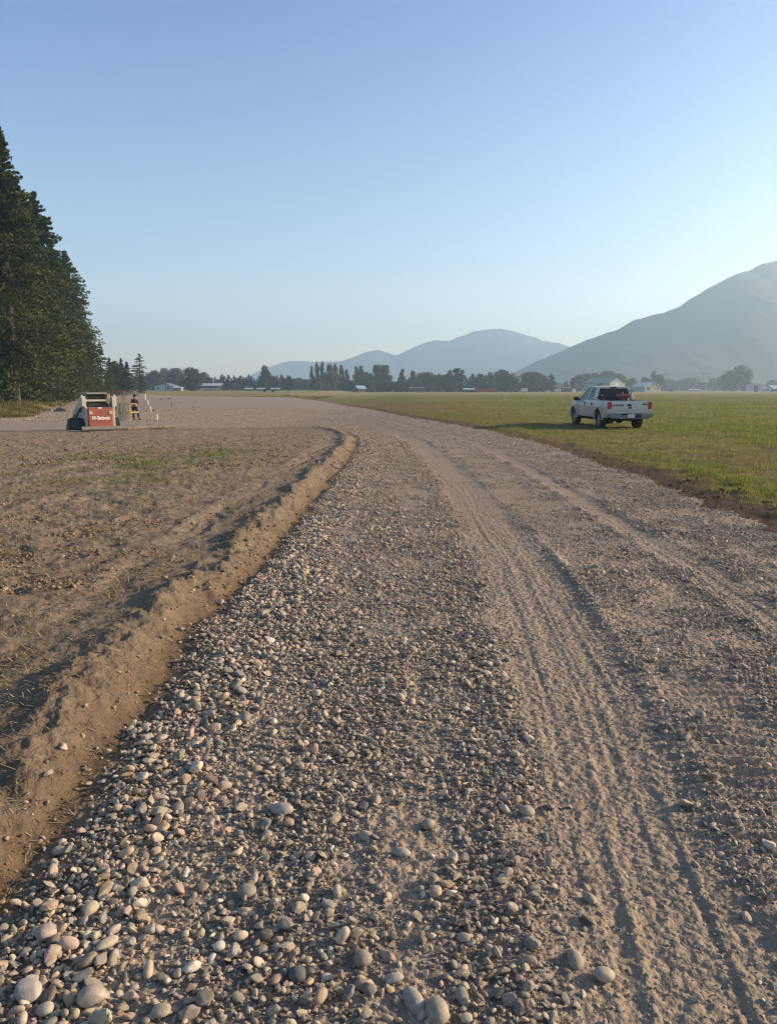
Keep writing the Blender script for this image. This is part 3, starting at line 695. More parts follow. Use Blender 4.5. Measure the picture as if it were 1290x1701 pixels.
def broad_crown(w_, h, nc, nl, seed, leaf=.5, base=.12, shape='round', col=(.048, .062, .024)):
    g = np.random.default_rng(seed); C_ = []
    for i in range(nc):
        t = g.random(); 
        if shape == 'poplar': rr = math.sin(math.pi * min(1, .12 + t * .88)) ** .6 * .95 * (1 - .45 * t)
        elif shape == 'round': rr = math.sqrt(max(0, 1 - (2 * t - .95) ** 2)) * .95
        else: rr = (1 - t * .8)
        a = g.uniform(0, 6.28); q = g.random() ** .5
        C_.append((math.cos(a) * w_ * .5 * rr * q, math.sin(a) * w_ * .5 * rr * q, h * (base + (1 - base) * t * .93), w_ * g.uniform(.09, .2)))
    C_ = np.array(C_); b = np.repeat(np.arange(nc), nl); n = nc * nl
    d = unit(g.normal(0, 1, (n, 3))); rad = C_[b, 3] * g.uniform(.5, 1.1, n)
    P = C_[b, :3] + d * rad[:, None] * np.array([1, 1, 1.15 if shape != 'poplar' else 1.9])
    P[:, 2] = np.clip(P[:, 2], h * .03, h * 1.02)
    D = unit(g.normal(0, 1, (n, 3))); Wd = unit(np.cross(D, d + .01)) * (leaf * g.uniform(.3, .5, n))[:, None]
    c = np.array(col)[None] * (g.uniform(.75, 1.25, nc)[b] * g.uniform(.8, 1.2, n))[:, None]
    V, F, C = quads(P, D, Wd, leaf * g.uniform(.7, 1.3, n), c)
    return npmesh('crown', V, F, False, {'col': C})
def trunk_mesh(h, r, br=(), n=8, bend=.0, seed=0):
    m = MB(); g = random.Random(seed); p = Vector((0, 0, -.4)); k = 6
    for i in range(k):
        q = Vector((g.uniform(-1, 1) * bend, g.uniform(-1, 1) * bend, h * (i + 1) / k))
        m.cyl(p, q, r * (1 - i / k) ** .8 + .02, r * (1 - (i + 1) / k) ** .8 + .015, n=n, caps=False); p = q
    for b in br: m.cyl(b[:3], b[3:], max(.02, r * .13), .012, n=4, caps=False)
    m.bm.verts.ensure_lookup_table()
    me = bpy.data.meshes.new('trunk'); m.bm.to_mesh(me); m.bm.free(); return me
PROTO = {}
def conifer_kind(key, h, r, nb, ns, seed, **kw):
    c, br = conifer_crown(h, r, nb, ns, seed, **kw); c.materials.append(M_need)
    t = trunk_mesh(h * .96, h * .016, br, 8 if nb > 150 else 5); t.materials.append(M_bark); PROTO[key] = (c, t, h)
def broad_kind(key, w_, h, nc, nl, seed, **kw):
    c = broad_crown(w_, h, nc, nl, seed, **kw); c.materials.append(M_leaf)
    br = [(0, 0, h * .25, w_ * .25, 0, h * .6), (0, 0, h * .3, -w_ * .2, w_ * .1, h * .65), (0, 0, h * .35, 0, -w_ * .2, h * .7)]
    t = trunk_mesh(h * .8, h * .02, br, 5); t.materials.append(M_bark); PROTO[key] = (c, t, h)
def tree(name, key, x, y, h, label, group=None, wide=1.0, rz=None, z=None):
    c, t, h0 = PROTO[key]; s_ = h / h0
    e = empty(name, (x, y, gz1(x, y) - .05 if z is None else z), random.uniform(0, 6.28) if rz is None else rz)
    a = mobj('trunk', t, parent=e); b = mobj('crown', c, parent=e)
    e.scale = (s_ * wide, s_ * wide, s_)
    tag(e, label, 'tree', group); return e
random.seed(3)
def at(px, d): return ((px - 645) / 1278 * d, d)
for i in range(3): conifer_kind('big%d' % i, 28, 5.8, 560, 90, 40 + i, spr=.40, full=.42, cone=.80, base=.035, col=(.05, .064, .02))
conifer_kind('thin', 20, 3.2, 130, 60, 51, spr=.5, full=.5, base=.12, cone=.7, col=(.055, .07, .03))
for i in range(2): conifer_kind('mid%d' % i, 20, 4.2, 200, 60, 60 + i, spr=.65, full=.75, cone=.8, base=.03)
for i in range(4): conifer_kind('far%d' % i, 12, 2.4, 80, 44, 70 + i, spr=.95, full=.7, cone=[.8, .6, .9, .45][i], base=.03, col=(.030, .043, .022))
for i in range(3): broad_kind('pop%d' % i, 6, 14, 34, 60, 80 + i, leaf=.75, shape='poplar', base=.1)
for i in range(3): broad_kind('rnd%d' % i, 10, 10, 40, 60, 90 + i, leaf=.85, shape='round', base=.1)
for i in range(2): broad_kind('pal%d' % i, 10, 10, 36, 60, 95 + i, leaf=.8, shape='round', base=.08, col=(.12, .125, .055))
# the big conifers on the left: (pixel x of the trunk, pixel y of the tip, distance)
BIG = [(-150, 60, 85, 'big0', 1.1, 'tallest dark conifer, mostly cut off by the left edge of the photo'),
       (-52, 112, 92, 'big1', 1.0, 'tall dark conifer whose right side rises at the left edge'),
       (8, 196, 96, 'big2', 1.0, 'tall conifer at the left edge with its tip against the sky'),
       (34, 250, 88, 'big0', 1.0, 'thick trunked dark conifer standing in the tall grass'),
       (58, 328, 108, 'big1', 1.0, 'conifer with pale dead limbs behind the thick trunked one'),
       (84, 348, 122, 'big2', 1.05, 'middle conifer of the stand with a leaning feathery tip'),
       (106, 422, 136, 'big0', 1.05, 'dark conifer stepping down above the pale skid loader'),
       (128, 436, 150, 'big1', 1.0, 'conifer near the right end of the stand with ragged top'),
       (139, 486, 165, 'big2', 1.0, 'last full conifer at the right end of the big stand'),
       (151, 540, 180, 'big0', 1.0, 'lower conifer tucked against the right end of the stand')]
for (px, top, d, key, wd, lab) in BIG:
    x, y = at(px, d); z = gz1(x, y); h = (CAMZ + (647 - top) / 1278 * d - z) * 1.04
    tree('conifer_tree', key, x, y, h, lab, 'conifers of the big stand at left', wide=wd * (26 / h) ** .15)
# (px, top, distance, kind, width factor, label)
MIDT = [(176, 572, 175, 'thin', 1.1, 'conifer_tree', 'sparse see-through conifer right beside the big stand'),
        (190, 595, 205, 'mid0', 1.0, 'conifer_tree', 'short olive conifer behind the brushy mound'),
        (199, 603, 240, 'rnd0', .7, 'leafy_tree', 'grey green bushy tree between two conifers behind the mound'),
        (209, 596, 250, 'mid1', .95, 'conifer_tree', 'slim dark conifer left of the broad dark one behind the worker'),
        (218, 602, 240, 'mid0', 1.25, 'conifer_tree', 'broad dark conifer above the standing worker'),
        (239, 589, 330, 'thin', 1.5, 'conifer_tree', 'tall hazy conifer left of the small white house'),
        (241, 622, 270, 'mid1', 1.3, 'conifer_tree', 'small bluish spruce in front of the tall hazy conifer'),
        (262, 617, 520, 'rnd1', 1.1, 'leafy_tree', 'dull green leafy tree above the left gable of the white house'),
        (278, 614, 560, 'pal0', .9, 'leafy_tree', 'paler leafy tree rising behind the white house roof'),
        (298, 614, 560, 'rnd2', 1.0, 'leafy_tree', 'pale hazy leafy tree right of the white house'),
        (322, 613, 400, 'rnd0', 1.05, 'leafy_tree', 'large dark leafy tree left of the long shed'),
        (341, 620, 560, 'rnd1', .9, 'leafy_tree', 'rounded tree directly behind the long shed'),
        (443, 608, 470, 'pop0', 1.45, 'poplar_tree', 'single broad poplar rising above the even dark row'),
        (528, 604, 520, 'pop1', .75, 'poplar_tree', 'slender poplar at the left end of the poplar clump'),
        (520, 608, 515, 'pop0', .5, 'poplar_tree', 'thinnest dark poplar left of the poplar clump'),
        (537, 603, 525, 'pop2', .7, 'poplar_tree', 'tall poplar with two spires next to the left end'),
        (548, 605, 520, 'pop0', 1.1, 'poplar_tree', 'thick dark poplar in the middle of the clump'),
        (558, 606, 525, 'pop1', .9, 'poplar_tree', 'leafy poplar at the right of the clump centre'),
        (568, 609, 530, 'pop2', .9, 'poplar_tree', 'poplar with broken top toward the right of the clump'),
        (576, 614, 530, 'pop0', .8, 'poplar_tree', 'lowest poplar at the right end of the clump'),
        (553, 618, 470, 'pal1', .7, 'leafy_tree', 'yellow green tree in front of the poplar clump'),
        (533, 634, 460, 'pal0', 1.4, 'leafy_tree', 'low olive willow at the foot of the poplar clump'),
        (545, 638, 455, 'pal1', 1.0, 'bush', 'low yellowish bush right of the olive willow'),
        (592, 610, 540, 'pop1', 1.0, 'leafy_tree', 'dark two topped tree left of the bluish roof'),
        (600, 610, 545, 'pop2', 1.0, 'leafy_tree', 'dark feathery tree above the bluish roof'),
        (608, 620, 560, 'rnd2', .8, 'leafy_tree', 'hazy rounded tree right above the bluish roof'),
        (624, 606, 520, 'pop0', 1.2, 'leafy_tree', 'tall leaning dark tree right of the bluish roof'),
        (633, 609, 525, 'rnd0', .8, 'leafy_tree', 'thick crowned tree in the pair right of the bluish roof'),
        (642, 609, 525, 'pop2', 1.2, 'leafy_tree', 'right hand tree of the tall pair beyond the bluish roof'),
        (668, 614, 520, 'pop1', 1.1, 'leafy_tree', 'left of two matching tall trees above the low dark barn'),
        (684, 616, 520, 'pop0', 1.2, 'leafy_tree', 'right of two matching tall trees above the low dark barn'),
        (745, 616, 500, 'far1', 1.5, 'conifer_tree', 'dense dark conifer above the pale roofed open shed'),
        (757, 613, 500, 'far3', 1.6, 'conifer_tree', 'highest dark conifer of the row right of centre'),
        (765, 615, 505, 'far1', 1.3, 'conifer_tree', 'dark conifer just right of the highest in the row'),
        (832, 616, 560, 'rnd1', .9, 'leafy_tree', 'leafy green tree past the red containers'),
        (848, 621, 600, 'pal0', .75, 'leafy_tree', 'pale thin see-through tree right of the leafy one'),
        (874, 620, 540, 'rnd2', 1.1, 'leafy_tree', 'hazy green tree above the white camper'),
        (885, 620, 530, 'rnd0', 1.0, 'leafy_tree', 'dark full tree right above the white camper'),
        (897, 624, 535, 'rnd1', .9, 'leafy_tree', 'round green tree at the right of the camper clump'),
        (911, 623, 520, 'far3', 1.7, 'conifer_tree', 'isolated dark oval tree at the end of the treeline'),
        (936, 633, 640, 'pal1', .5, 'leafy_tree', 'small faint tree just right of the treeline gap'),
        (946, 628, 560, 'far1', 1.2, 'conifer_tree', 'small dark conifer beside the white tank'),
        (958, 624, 640, 'rnd2', 1.0, 'leafy_tree', 'hazy tree left behind the beige metal barn'),
        (970, 622, 650, 'rnd0', 1.0, 'leafy_tree', 'second hazy tree behind the left end of the beige barn'),
        (984, 621, 660, 'rnd1', 1.1, 'leafy_tree', 'hazy tree above the left eave of the beige barn'),
        (1003, 618, 670, 'rnd2', 1.1, 'leafy_tree', 'highest hazy tree above the beige barn roof'),
        (1020, 622, 660, 'rnd0', 1.0, 'leafy_tree', 'hazy tree above the gable of the beige barn'),
        (1045, 629, 620, 'pal0', 1.1, 'leafy_tree', 'pale green tree between the beige barn and the blue roofed shed'),
        (1078, 618, 700, 'pop2', 1.1, 'leafy_tree', 'tallest tree behind the blue roofed shed'),
        (1066, 628, 700, 'rnd1', 1.0, 'leafy_tree', 'low hazy tree left behind the blue roofed shed'),
        (1088, 624, 700, 'rnd2', .9, 'leafy_tree', 'hazy tree right behind the blue roofed shed'),
        (1104, 630, 900, 'rnd0', 1.5, 'leafy_tree', 'faint tree near the left pair of power poles'),
        (1120, 632, 900, 'rnd1', 1.4, 'leafy_tree', 'faint low tree right of the left pair of power poles'),
        (1136, 629, 900, 'rnd2', 1.1, 'leafy_tree', 'faint tree between the two pairs of power poles'),
        (1146, 627, 900, 'pal0', .9, 'leafy_tree', 'pale faint tree left of the twin power poles'),
        (1158, 635, 880, 'rnd0', 1.4, 'leafy_tree', 'low reddish hazy tree at the twin power poles'),
        (1178, 629, 850, 'pal1', 1.1, 'leafy_tree', 'pale green tree right of the twin power poles'),
        (1190, 626, 840, 'rnd1', 1.1, 'leafy_tree', 'hazy green tree left of the two big cottonwoods'),
        (1204, 618, 700, 'rnd2', .95, 'cottonwood_tree', 'shorter and left one of the two big cottonwoods'),
        (1222, 609, 690, 'rnd0', .85, 'cottonwood_tree', 'taller and right one of the two big cottonwoods'),
        (1274, 632, 800, 'rnd1', 1.2, 'leafy_tree', 'rounded tree behind the white roofs at the far right'),
        (1247, 641, 560, 'rnd2', .9, 'bush', 'dark bush beside the small grey house at right'),
        (992, 636, 560, 'rnd0', .8, 'bush', 'dark round bush before the wall of the beige barn')]
for (px, top, d, key, wd, nm, lab) in MIDT:
    x, y = at(px, d); z = gz1(x, y); h = CAMZ + (647 - top) / 1278 * d - z
    tree(nm, key, x, y, h, lab, None, wide=wd)
# rows whose trees nothing tells apart
def row(x0, x1, step, t0, t1, d, keys, nm, lab, grp, wide=1.0):
    px = x0
    while px < x1:
        dd = d * random.uniform(.97, 1.05); x, y = at(px, dd); z = gz1(x, y); top = random.uniform(t0, t1)
        tree(nm, random.choice(keys), x, y, CAMZ + (647 - top) / 1278 * dd - z, lab, grp, wide * random.uniform(.85, 1.15)); px += step * random.uniform(.75, 1.25)
row(346, 492, 3.9, 622, 630, 500, ['far0', 'far1', 'far2', 'mid0'], 'conifer_tree', 'dark conifer in the even row behind the low white roofs', 'even row of dark conifers left of centre', 1.25)
row(488, 524, 6.5, 628, 633, 620, ['rnd0', 'rnd1', 'rnd2'], 'leafy_tree', 'low hazy tree between the dark row and the poplar clump', 'low hazy trees left of the poplars', 1.3)
row(524, 700, 6.5, 629, 636, 505, ['far1', 'rnd0', 'rnd2', 'far3', 'rnd1'], 'bushy_tree', 'low dark tree filling the foot of the middle treeline', 'low trees under the middle treeline', 1.3)
row(696, 742, 5.5, 620, 630, 510, ['far1', 'rnd0', 'far3'], 'bushy_tree', 'bluish dark tree between the low barn and the dense conifers', 'bluish trees right of the low barn', 1.25)
row(772, 858, 5.0, 617, 628, 520, ['far0', 'far1', 'far3', 'mid0'], 'conifer_tree', 'dark pointed conifer above the red containers', 'dark conifers above the red containers', 1.3)
row(838, 905, 9, 634, 640, 515, ['far3', 'rnd1'], 'bushy_tree', 'low dark tree behind the white camper', 'low trees behind the camper', 1.3)
row(1092, 1300, 11, 636, 641, 1000, ['rnd0', 'rnd1', 'rnd2'], 'leafy_tree', 'faint far tree along the hazy foot of the right mountain', 'faint far trees at right', 1.8)
row(905, 1050, 11, 636, 641, 900, ['rnd0', 'rnd1', 'rnd2'], 'leafy_tree', 'faint far tree behind the farm buildings', 'faint far trees behind the farm', 1.8)
row(168, 350, 8, 622, 634, 600, ['rnd0', 'rnd1', 'far1', 'far3'], 'bushy_tree', 'hazy tree in the belt behind the white house', 'hazy belt of trees behind the white house', 1.3)
# ---------------------------------------------------------------- the pickup truck
M_silver = simple('silver paint', (.46, .46, .445), .38, .2, var=.04, coat=.3, dirt=(.50, .48, .44))
M_black = simple('black plastic', (.02, .02, .02), .6)
M_rubber = simple('tyre rubber', (.03, .028, .026), .85, var=.3, bump=.3, scale=20)
M_rim = simple('alloy rim', (.42, .42, .42), .35, .7)
M_chrome = simple('dull chrome', (.17, .19, .22), .3, .55)
M_redlens = simple('red lens', (.42, .02, .015), .25, var=.05)
M_whlens = simple('clear lens', (.5, .42, .38), .25, var=.05)
M_plate = simple('licence plate', (.55, .58, .62), .4)
M_under = simple('underbody', (.025, .024, .022), .9)
def glassmat(name, c, a):
    m, t, b = newmat(name); b.inputs['Base Color'].default_value = (*c, 1); b.inputs['Roughness'].default_value = .06
    b.inputs['Alpha'].default_value = a; return m
M_glass = glassmat('tinted glass', (.02, .025, .025), .72)
M_glassd = glassmat('dark glass', (.015, .018, .02), .93)
def text(name, s, size, mat, parent, loc, rot, ext=.004, scx=1.0, shear=0.0):
    c = bpy.data.curves.new(name, 'FONT'); c.body = s; c.size = size; c.extrude = ext; c.align_x = 'CENTER'; c.align_y = 'CENTER'; c.offset = size * .035; c.shear = shear; c.resolution_u = 3
    t_ = bpy.data.objects.new('tmp', c); COL.objects.link(t_)
    me = bpy.data.meshes.new_from_object(t_.evaluated_get(bpy.context.evaluated_depsgraph_get()))
    bpy.data.objects.remove(t_); bpy.data.curves.remove(c)
    me.materials.clear(); o = mobj(name, me, mat, parent); o.location = loc; o.rotation_euler = rot; o.scale = (scx, 1, 1); return o
def wheel(parent, x, y, side, r=.37, w_=.25):
    m = MB(); hw = w_ / 2
    m.lathe([(r * .60, -hw * .9), (r * .8, -hw), (r * .95, -hw * .92), (r, -hw * .6), (r, hw * .6), (r * .95, hw * .92), (r * .8, hw), (r * .60, hw * .9)], 'y', 32, (x, y, r))
    for i in range(28):
        a = 2 * math.pi * i / 28; m.bar((x + math.cos(a) * r, y - hw * .8, r + math.sin(a) * r), (x + math.cos(a) * r, y + hw * .8, r + math.sin(a) * r), .03, .02)
    t_ = m.build('tyre', M_rubber, parent, True)
    m = MB(); yo = y + side * hw * .55
    m.lathe([(r * .62, -side * hw * .4 + y), (r * .62, yo + side * .03), (r * .55, yo + side * .02), (r * .54, yo - side * .03), (.0, yo - side * .03)], 'y', 32, (x, 0, r))
    for i in range(6):
        a = 2 * math.pi * i / 6; m.bar((x, yo, r), (x + math.cos(a) * r * .57, yo + side * .01, r + math.sin(a) * r * .57), .075, .04, up=(0, 1, 0))
    m.cyl((x, yo - side * .03, r), (x, yo + side * .04, r), .06, n=14)
    m.build('rim', M_rim, t_, True)
def build_truck():
    T = empty('pickup_truck')
    tag(T, 'silver four door pickup truck with its rear facing the camera, parked on the grass', 'truck')
    xr, xf = 1.17, 4.50
    def bottom(x):
        b = .46
        for xa in (xr, xf):
            d = x - xa
            if abs(d) < .50: b = max(b, .38 + math.sqrt(max(0, .50 ** 2 - d * d)))
        if x > 5.2: b = max(b, .46 + (x - 5.2) * .35)
        if x < .25: b = max(b, .58)
        return b
    def top(x):
        if x < 4.0: return 1.17 + (.012 if x > 1.85 else 0)
        u = (x - 4.0) / 1.46
        return 1.18 - .10 * u - .16 * u ** 4
    def plan(x):
        y = .905
        if x > 4.6: y -= .14 * ((x - 4.6) / .86) ** 2.2
        for xa in (xr, xf): y += .035 * math.exp(-((x - xa) / .55) ** 4)
        return y
    def yb(x, z):
        q = (z - .82) / .38; return plan(x) - .045 * q * q - .02 * (1 if abs(z - 1.16) < .03 else 0) + .012 * math.exp(-((z - .93) / .05) ** 2)
    xs = [0.04 + 5.42 * i / 110 for i in range(111)]
    for sd_ in (1, -1):
        m = MB()
        def f(x, v, off=0.): b, t_ = bottom(x), top(x); z = b + (t_ - b) * v; return (x, sd_ * (yb(x, z) - off), z)
        vs = [i / 12 for i in range(13)]
        A = m.grid(lambda x, v: f(x, v), xs, vs); B = m.grid(lambda x, v: f(x, v, .055), xs, vs)
        for i in range(len(xs) - 1):
            m.bm.faces.new((A[i][0], A[i + 1][0], B[i + 1][0], B[i][0])); m.bm.faces.new((A[i][-1], A[i + 1][-1], B[i + 1][-1], B[i][-1]))
        for k in (0, -1):
            for j in range(12): m.bm.faces.new((A[k][j], A[k][j + 1], B[k][j + 1], B[k][j]))
        side = m.build('side_panel', M_silver, T, True)
        m = MB()   # door shut lines, slightly proud dark gaskets
        for xx, z0, z1 in ((1.86, .50, 1.16), (2.86, .48, 1.17), (3.86, .48, 1.16)):
            m.grid(lambda u, v: (xx + u, sd_ * (yb(xx, z0 + (z1 - z0) * v) + .003), z0 + (z1 - z0) * v), [0, .016], [i / 10 for i in range(11)])
        m.build('door_seam', M_black, side)
        for xx in (2.06, 3.02):
            m = MB(); m.ball((xx, sd_ * .925, 1.01), (.065, .02, .045)); m.build('door_handle', M_black, side, True)
        for xa in (xr, xf):
            m = MB(); pr = []
            for i in range(17):
                a = math.pi * (i / 16) * 1.04 - .06; pr.append((xa + math.cos(a) * .50, .38 + math.sin(a) * .50))
            for i in range(16):
                (x1, z1), (x2, z2) = pr[i], pr[i + 1]
                m.bar((x1, sd_ * (plan(x1) - .01), z1 + .02), (x2, sd_ * (plan(x2) - .01), z2 + .02), .07, .07, up=(0, 1, 0))
            m.build('wheel_arch_trim', M_silver, side, True)
    # hood, nose, cab floor block
    m = MB(); m.grid(lambda x, v: (x, v * (plan(x) - .05), top(x) + .05 * (1 - v * v) * min(1, (5.46 - x) / .3)), [3.9 + 1.56 * i / 16 for i in range(17)], [-1 + i / 6 for i in range(13)])
    m.box((5.36, -.74, .55), (5.46, .74, .93)); m.box((3.85, -.83, 1.0), (4.15, .83, 1.17))
    m.build('hood', M_silver, T, True)
    m = MB(); m.box((.10, -.80, .62), (1.80, .80, .70)); m.box((1.76, -.84, .6), (1.83, .84, 1.17)); m.box((1.83, -.82, .42), (3.9, .82, .62)); m.box((.6, -.8, .62), (1.7, -.58, .86)); m.box((.6, .58, .62), (1.7, .8, .86))
    m.box((3.9, -.55, .45), (5.3, .55, .9))
    m.build('bed_liner', M_under, T)
    m = MB(); m.box((.4, -.45, .36), (5.2, -.35, .5)); m.box((.4, .35, .36), (5.2, .45, .5)); m.cyl((xr, -.8, .37), (xr, .8, .37), .06); m.ball((xr, 0, .37), (.17, .16, .16)); m.cyl((xf, -.8, .37), (xf, .8, .37), .05)
    m.box((.1, -.12, .40), (.6, .12, .50)); m.cyl((.2, -.5, .38), (1.0, -.5, .40), .05); m.box((2.0, -.6, .32), (3.0, .6, .45)); m.box((3.8, -.4, .3), (4.9, .4, .5))
    m.build('chassis', M_under, T)
    # cab frame
    cab = MB(); zb, zr = 1.175, 1.70
    P = {}
    for s_ in (1, -1):
        P['rb', s_] = (1.86, s_ * .83, zb); P['rt', s_] = (2.05, s_ * .64, zr); P['bb', s_] = (2.78, s_ * .845, zb); P['bt', s_] = (2.72, s_ * .655, zr + .02)
        P['cb', s_] = (4.02, s_ * .83, zb - .01); P['ct', s_] = (3.30, s_ * .64, zr)
        P['qb', s_] = (2.02, s_ * .84, zb); P['qt', s_] = (2.16, s_ * .645, zr)
        cab.bar(P['rb', s_], P['rt', s_], .13, .12, up=(0, 1, 0)); cab.bar(P['qb', s_], P['qt', s_], .05, .05, up=(0, 1, 0))
        cab.bar(P['bb', s_], P['bt', s_], .10, .05, up=(0, 1, 0)); cab.bar(P['cb', s_], P['ct', s_], .07, .06, up=(0, 1, 0))
        cab.bar(P['rt', s_], P['bt', s_], .06, .08); cab.bar(P['bt', s_], P['ct', s_], .06, .08)
    cab.bar((1.85, -.80, 1.16), (1.85, .80, 1.16), .06, .06); cab.bar(P['rt', 1], P['rt', -1], .09, .09); cab.bar(P['ct', 1], P['ct', -1], .08, .08)
    cab.build('cab_frame', M_silver, T, bevel=.015)
    m = MB()
    def rf(x, v):
        e = min(1, (x - 1.98) / .25, (3.40 - x) / .25); e = max(0, e); e2 = 1 - abs(v) ** 5
        return (x, v * .69, 1.715 + .055 * (e ** .5) * e2 ** .7 + .008)
    m.grid(rf, [1.98 + 1.42 * i / 18 for i in range(19)], [-1 + i / 8 for i in range(17)]); m.box((2.0, -.66, 1.69), (3.38, .66, 1.72))
    roof = m.build('roof', M_silver, T, True)
    m = MB(); m.box((1.955, -.15, 1.685), (2.0, .15, 1.735)); m.build('brake_lamp', M_black, roof, bevel=.006)
    def pane(nm, pts, mat=M_glass):
        m = MB(); c = sum((Vector(p) for p in pts), Vector()) / 4
        m.poly([c + (Vector(p) - c) * .985 for p in pts]); o = m.build(nm, mat, T); s_ = o.modifiers.new('solid', 'SOLIDIFY'); s_.thickness = .008; return o
    rw = pane('rear_window', [P['rb', 1], P['rt', 1], P['rt', -1], P['rb', -1]])
    m = MB()
    for yy in (-.25, .22): m.bar((1.855, yy, 1.19), (2.035, yy * .8, 1.68), .018, .018)
    m.build('slider_frame', M_black, rw)
    pane('windshield', [P['cb', 1], P['ct', 1], P['ct', -1], P['cb', -1]])
    for s_ in (1, -1):
        pane('side_window', [P['qb', s_], P['qt', s_], P['bt', s_], P['bb', s_]]); pane('side_window', [P['bb', s_], P['bt', s_], P['ct', s_], P['cb', s_]])
    m = MB()
    for yy in (-.4, .4):
        m.box((3.0, yy - .25, .6), (3.15, yy + .25, 1.3), bev=.04); m.box((3.02, yy - .1, 1.3), (3.12, yy + .1, 1.48), bev=.03); m.box((2.8, yy - .25, .6), (3.4, yy + .25, .95))
    m.box((1.95, -.7, .6), (2.1, .7, 1.28), bev=.04); m.box((3.85, -.8, .9), (4.05, .8, 1.2))
    m.build('seats', M_black, T)
    # tailgate
    m = MB(); m.grid(lambda y, z: (.03 - .02 * math.sin((z - .6) / .57 * math.pi) - (.0 if z < 1.14 else -.012), y, z), [-.80 + 1.6 * i / 20 for i in range(21)], [.66 + .51 * j / 14 for j in range(15)])
    m.box((.035, -.80, .66), (.09, .80, 1.165), bev=.01)
    m.box((.008, -.80, .745), (.035, .80, .755)); tg = m.build('tailgate', M_silver, T, True)
    m = MB(); m.ball((.008, .02, .99), (.02, .10, .05)); m.build('handle', M_black, tg, True)
    m = MB(); m.box((-.002, -.06, .855), (.02, .06, .91), bev=.004); m.build('badge', M_under, tg)
    R_ = (math.pi / 2, 0, -math.pi / 2)
    text('lettering', 'DODGE', .085, M_black, tg, (-.0, .52, .985), R_, .006, 1.75)
    text('lettering', '4X4', .085, M_black, tg, (-.0, -.60, 1.03), R_, .006, 1.5, .25)
    for s_ in (1, -1):
        m = MB(); m.box((.02, s_ * .80 if s_ > 0 else -.90, .60), (.12, .90 if s_ > 0 else -.80, 1.16), bev=.015); m.build('corner_post', M_silver, T)
        m = MB(); m.box((-.008, s_ * .77 if s_ > 0 else -.912, .84), (.13, .912 if s_ > 0 else -.77, 1.12), bev=.012); l = m.build('taillight', M_redlens, T)
        m = MB(); m.box((-.010, s_ * .77 if s_ > 0 else -.910, .77), (.12, .910 if s_ > 0 else -.77, .835), bev=.008); m.build('reverse_lens', M_whlens, l)
        m = MB(); m.box((3.86, s_ * .90 if s_ > 0 else -1.12, 1.13), (3.98, 1.12 if s_ > 0 else -.90, 1.30), bev=.035); m.bar((3.9, s_ * .84, 1.17), (3.9, s_ * .95, 1.19), .05); mr = m.build('mirror', M_black, T)
        m = MB(); m.box((5.30, s_ * .5 if s_ > 0 else -.78, .78), (5.47, .78 if s_ > 0 else -.5, .93), bev=.03); m.build('headlight', M_whlens, T)
    # bumpers
    m = MB(); pts = [(-.90, .50), (-.93, .66), (-.42, .67), (-.40, .60), (.40, .60), (.42, .67), (.93, .66), (.90, .50), (.62, .44), (-.62, .44)]
    m.prism(pts, 'x', -.17, -.02); m.box((-.05, -.9, .5), (.15, -.84, .62)); m.box((-.05, .84, .5), (.15, .9, .62)); bp = m.build('rear_bumper', M_chrome, T, bevel=.02)
    m = MB(); m.box((-.175, -.92, .655), (-.02, .92, .675), bev=.006); m.build('step_pad', M_rim, bp); m = MB(); m.box((-.185, -.155, .485), (-.172, .155, .64), bev=.004); pl = m.build('licence_plate', M_plate, bp)
    m = MB(); m.box((-.18, -.42, .48), (-.171, .17, .65)); m.build('plate_recess', M_black, bp)
    m = MB(); m.box((5.44, -.85, .46), (5.56, .85, .66), bev=.03); m.build('front_bumper', M_silver, T)
    for x_ in (xr, xf):
        for s_ in (1, -1):
            wh = empty('wheel'); wh.parent = T; wheel(wh, x_, s_ * .78, s_)
    return T
T = build_truck()
TX, TY = 9.85, 31.7; TROT = math.pi / 2 + R(4)
def on_truck(x, y, z): c, s_ = math.cos(TROT), math.sin(TROT); return (TX + c * x - s_ * y, TY + s_ * x + c * y, TZ + z)
zz = [gz1(TX + math.cos(TROT) * a - math.sin(TROT) * b, TY + math.sin(TROT) * a + math.cos(TROT) * b) for a in (1.17, 4.5) for b in (-.78, .78)]
TZ = sum(zz) / 4 - .02
T.location = (TX, TY, TZ); T.rotation_euler = (0, 0, TROT)
# load in the bed
M_red = simple('faded red paint', (.30, .06, .05), .45, var=.15); M_orange = simple('orange plastic', (.75, .24, .12), .6)
e = empty('garden_tiller', on_truck(.95, -.02, .70), TROT); tag(e, 'machine with a flat red cover and black frame riding in the truck bed', 'machine')
m = MB(); m.prism([(-.30, .0), (.30, .0), (.24, .13), (-.24, .13)], 'x', -.2, .25); m.M = Matrix(); o = m.build('cover', M_red, e, bevel=.02); o.location = (0, 0, .63); o.scale = (.9, .8, .8)
m = MB(); m.cyl((.02, 0, .75), (.02, 0, .82), .04); m.build('filler_cap', M_red, e)
m = MB(); m.box((-.25, -.22, .30), (.25, .22, .60), bev=.03); m.cyl((.1, -.35, .38), (.1, .35, .38), .12); m.box((-.1, .22, .3), (.2, .38, .5), bev=.02); m.build('engine', M_black, e)
m = MB(); m.bar((.1, .3, .55), (.35, 1.02, .60), .035); m.bar((.1, .1, .5), (.2, .9, .66), .035); m.bar((.0, -.3, .5), (.1, -.45, .85), .03); m.bar((.1, -.45, .85), (.1, -.3, .88), .035); m.bar((-.2, .3, .3), (.1, .75, .55), .03); m.build('handlebars', M_black, e)
for s_ in (1, -1):
    m = MB(); m.cyl((-.1, s_ * .30, .17), (-.1, s_ * .42, .17), .17, n=20); m.build('wheel', M_rubber, e, True)
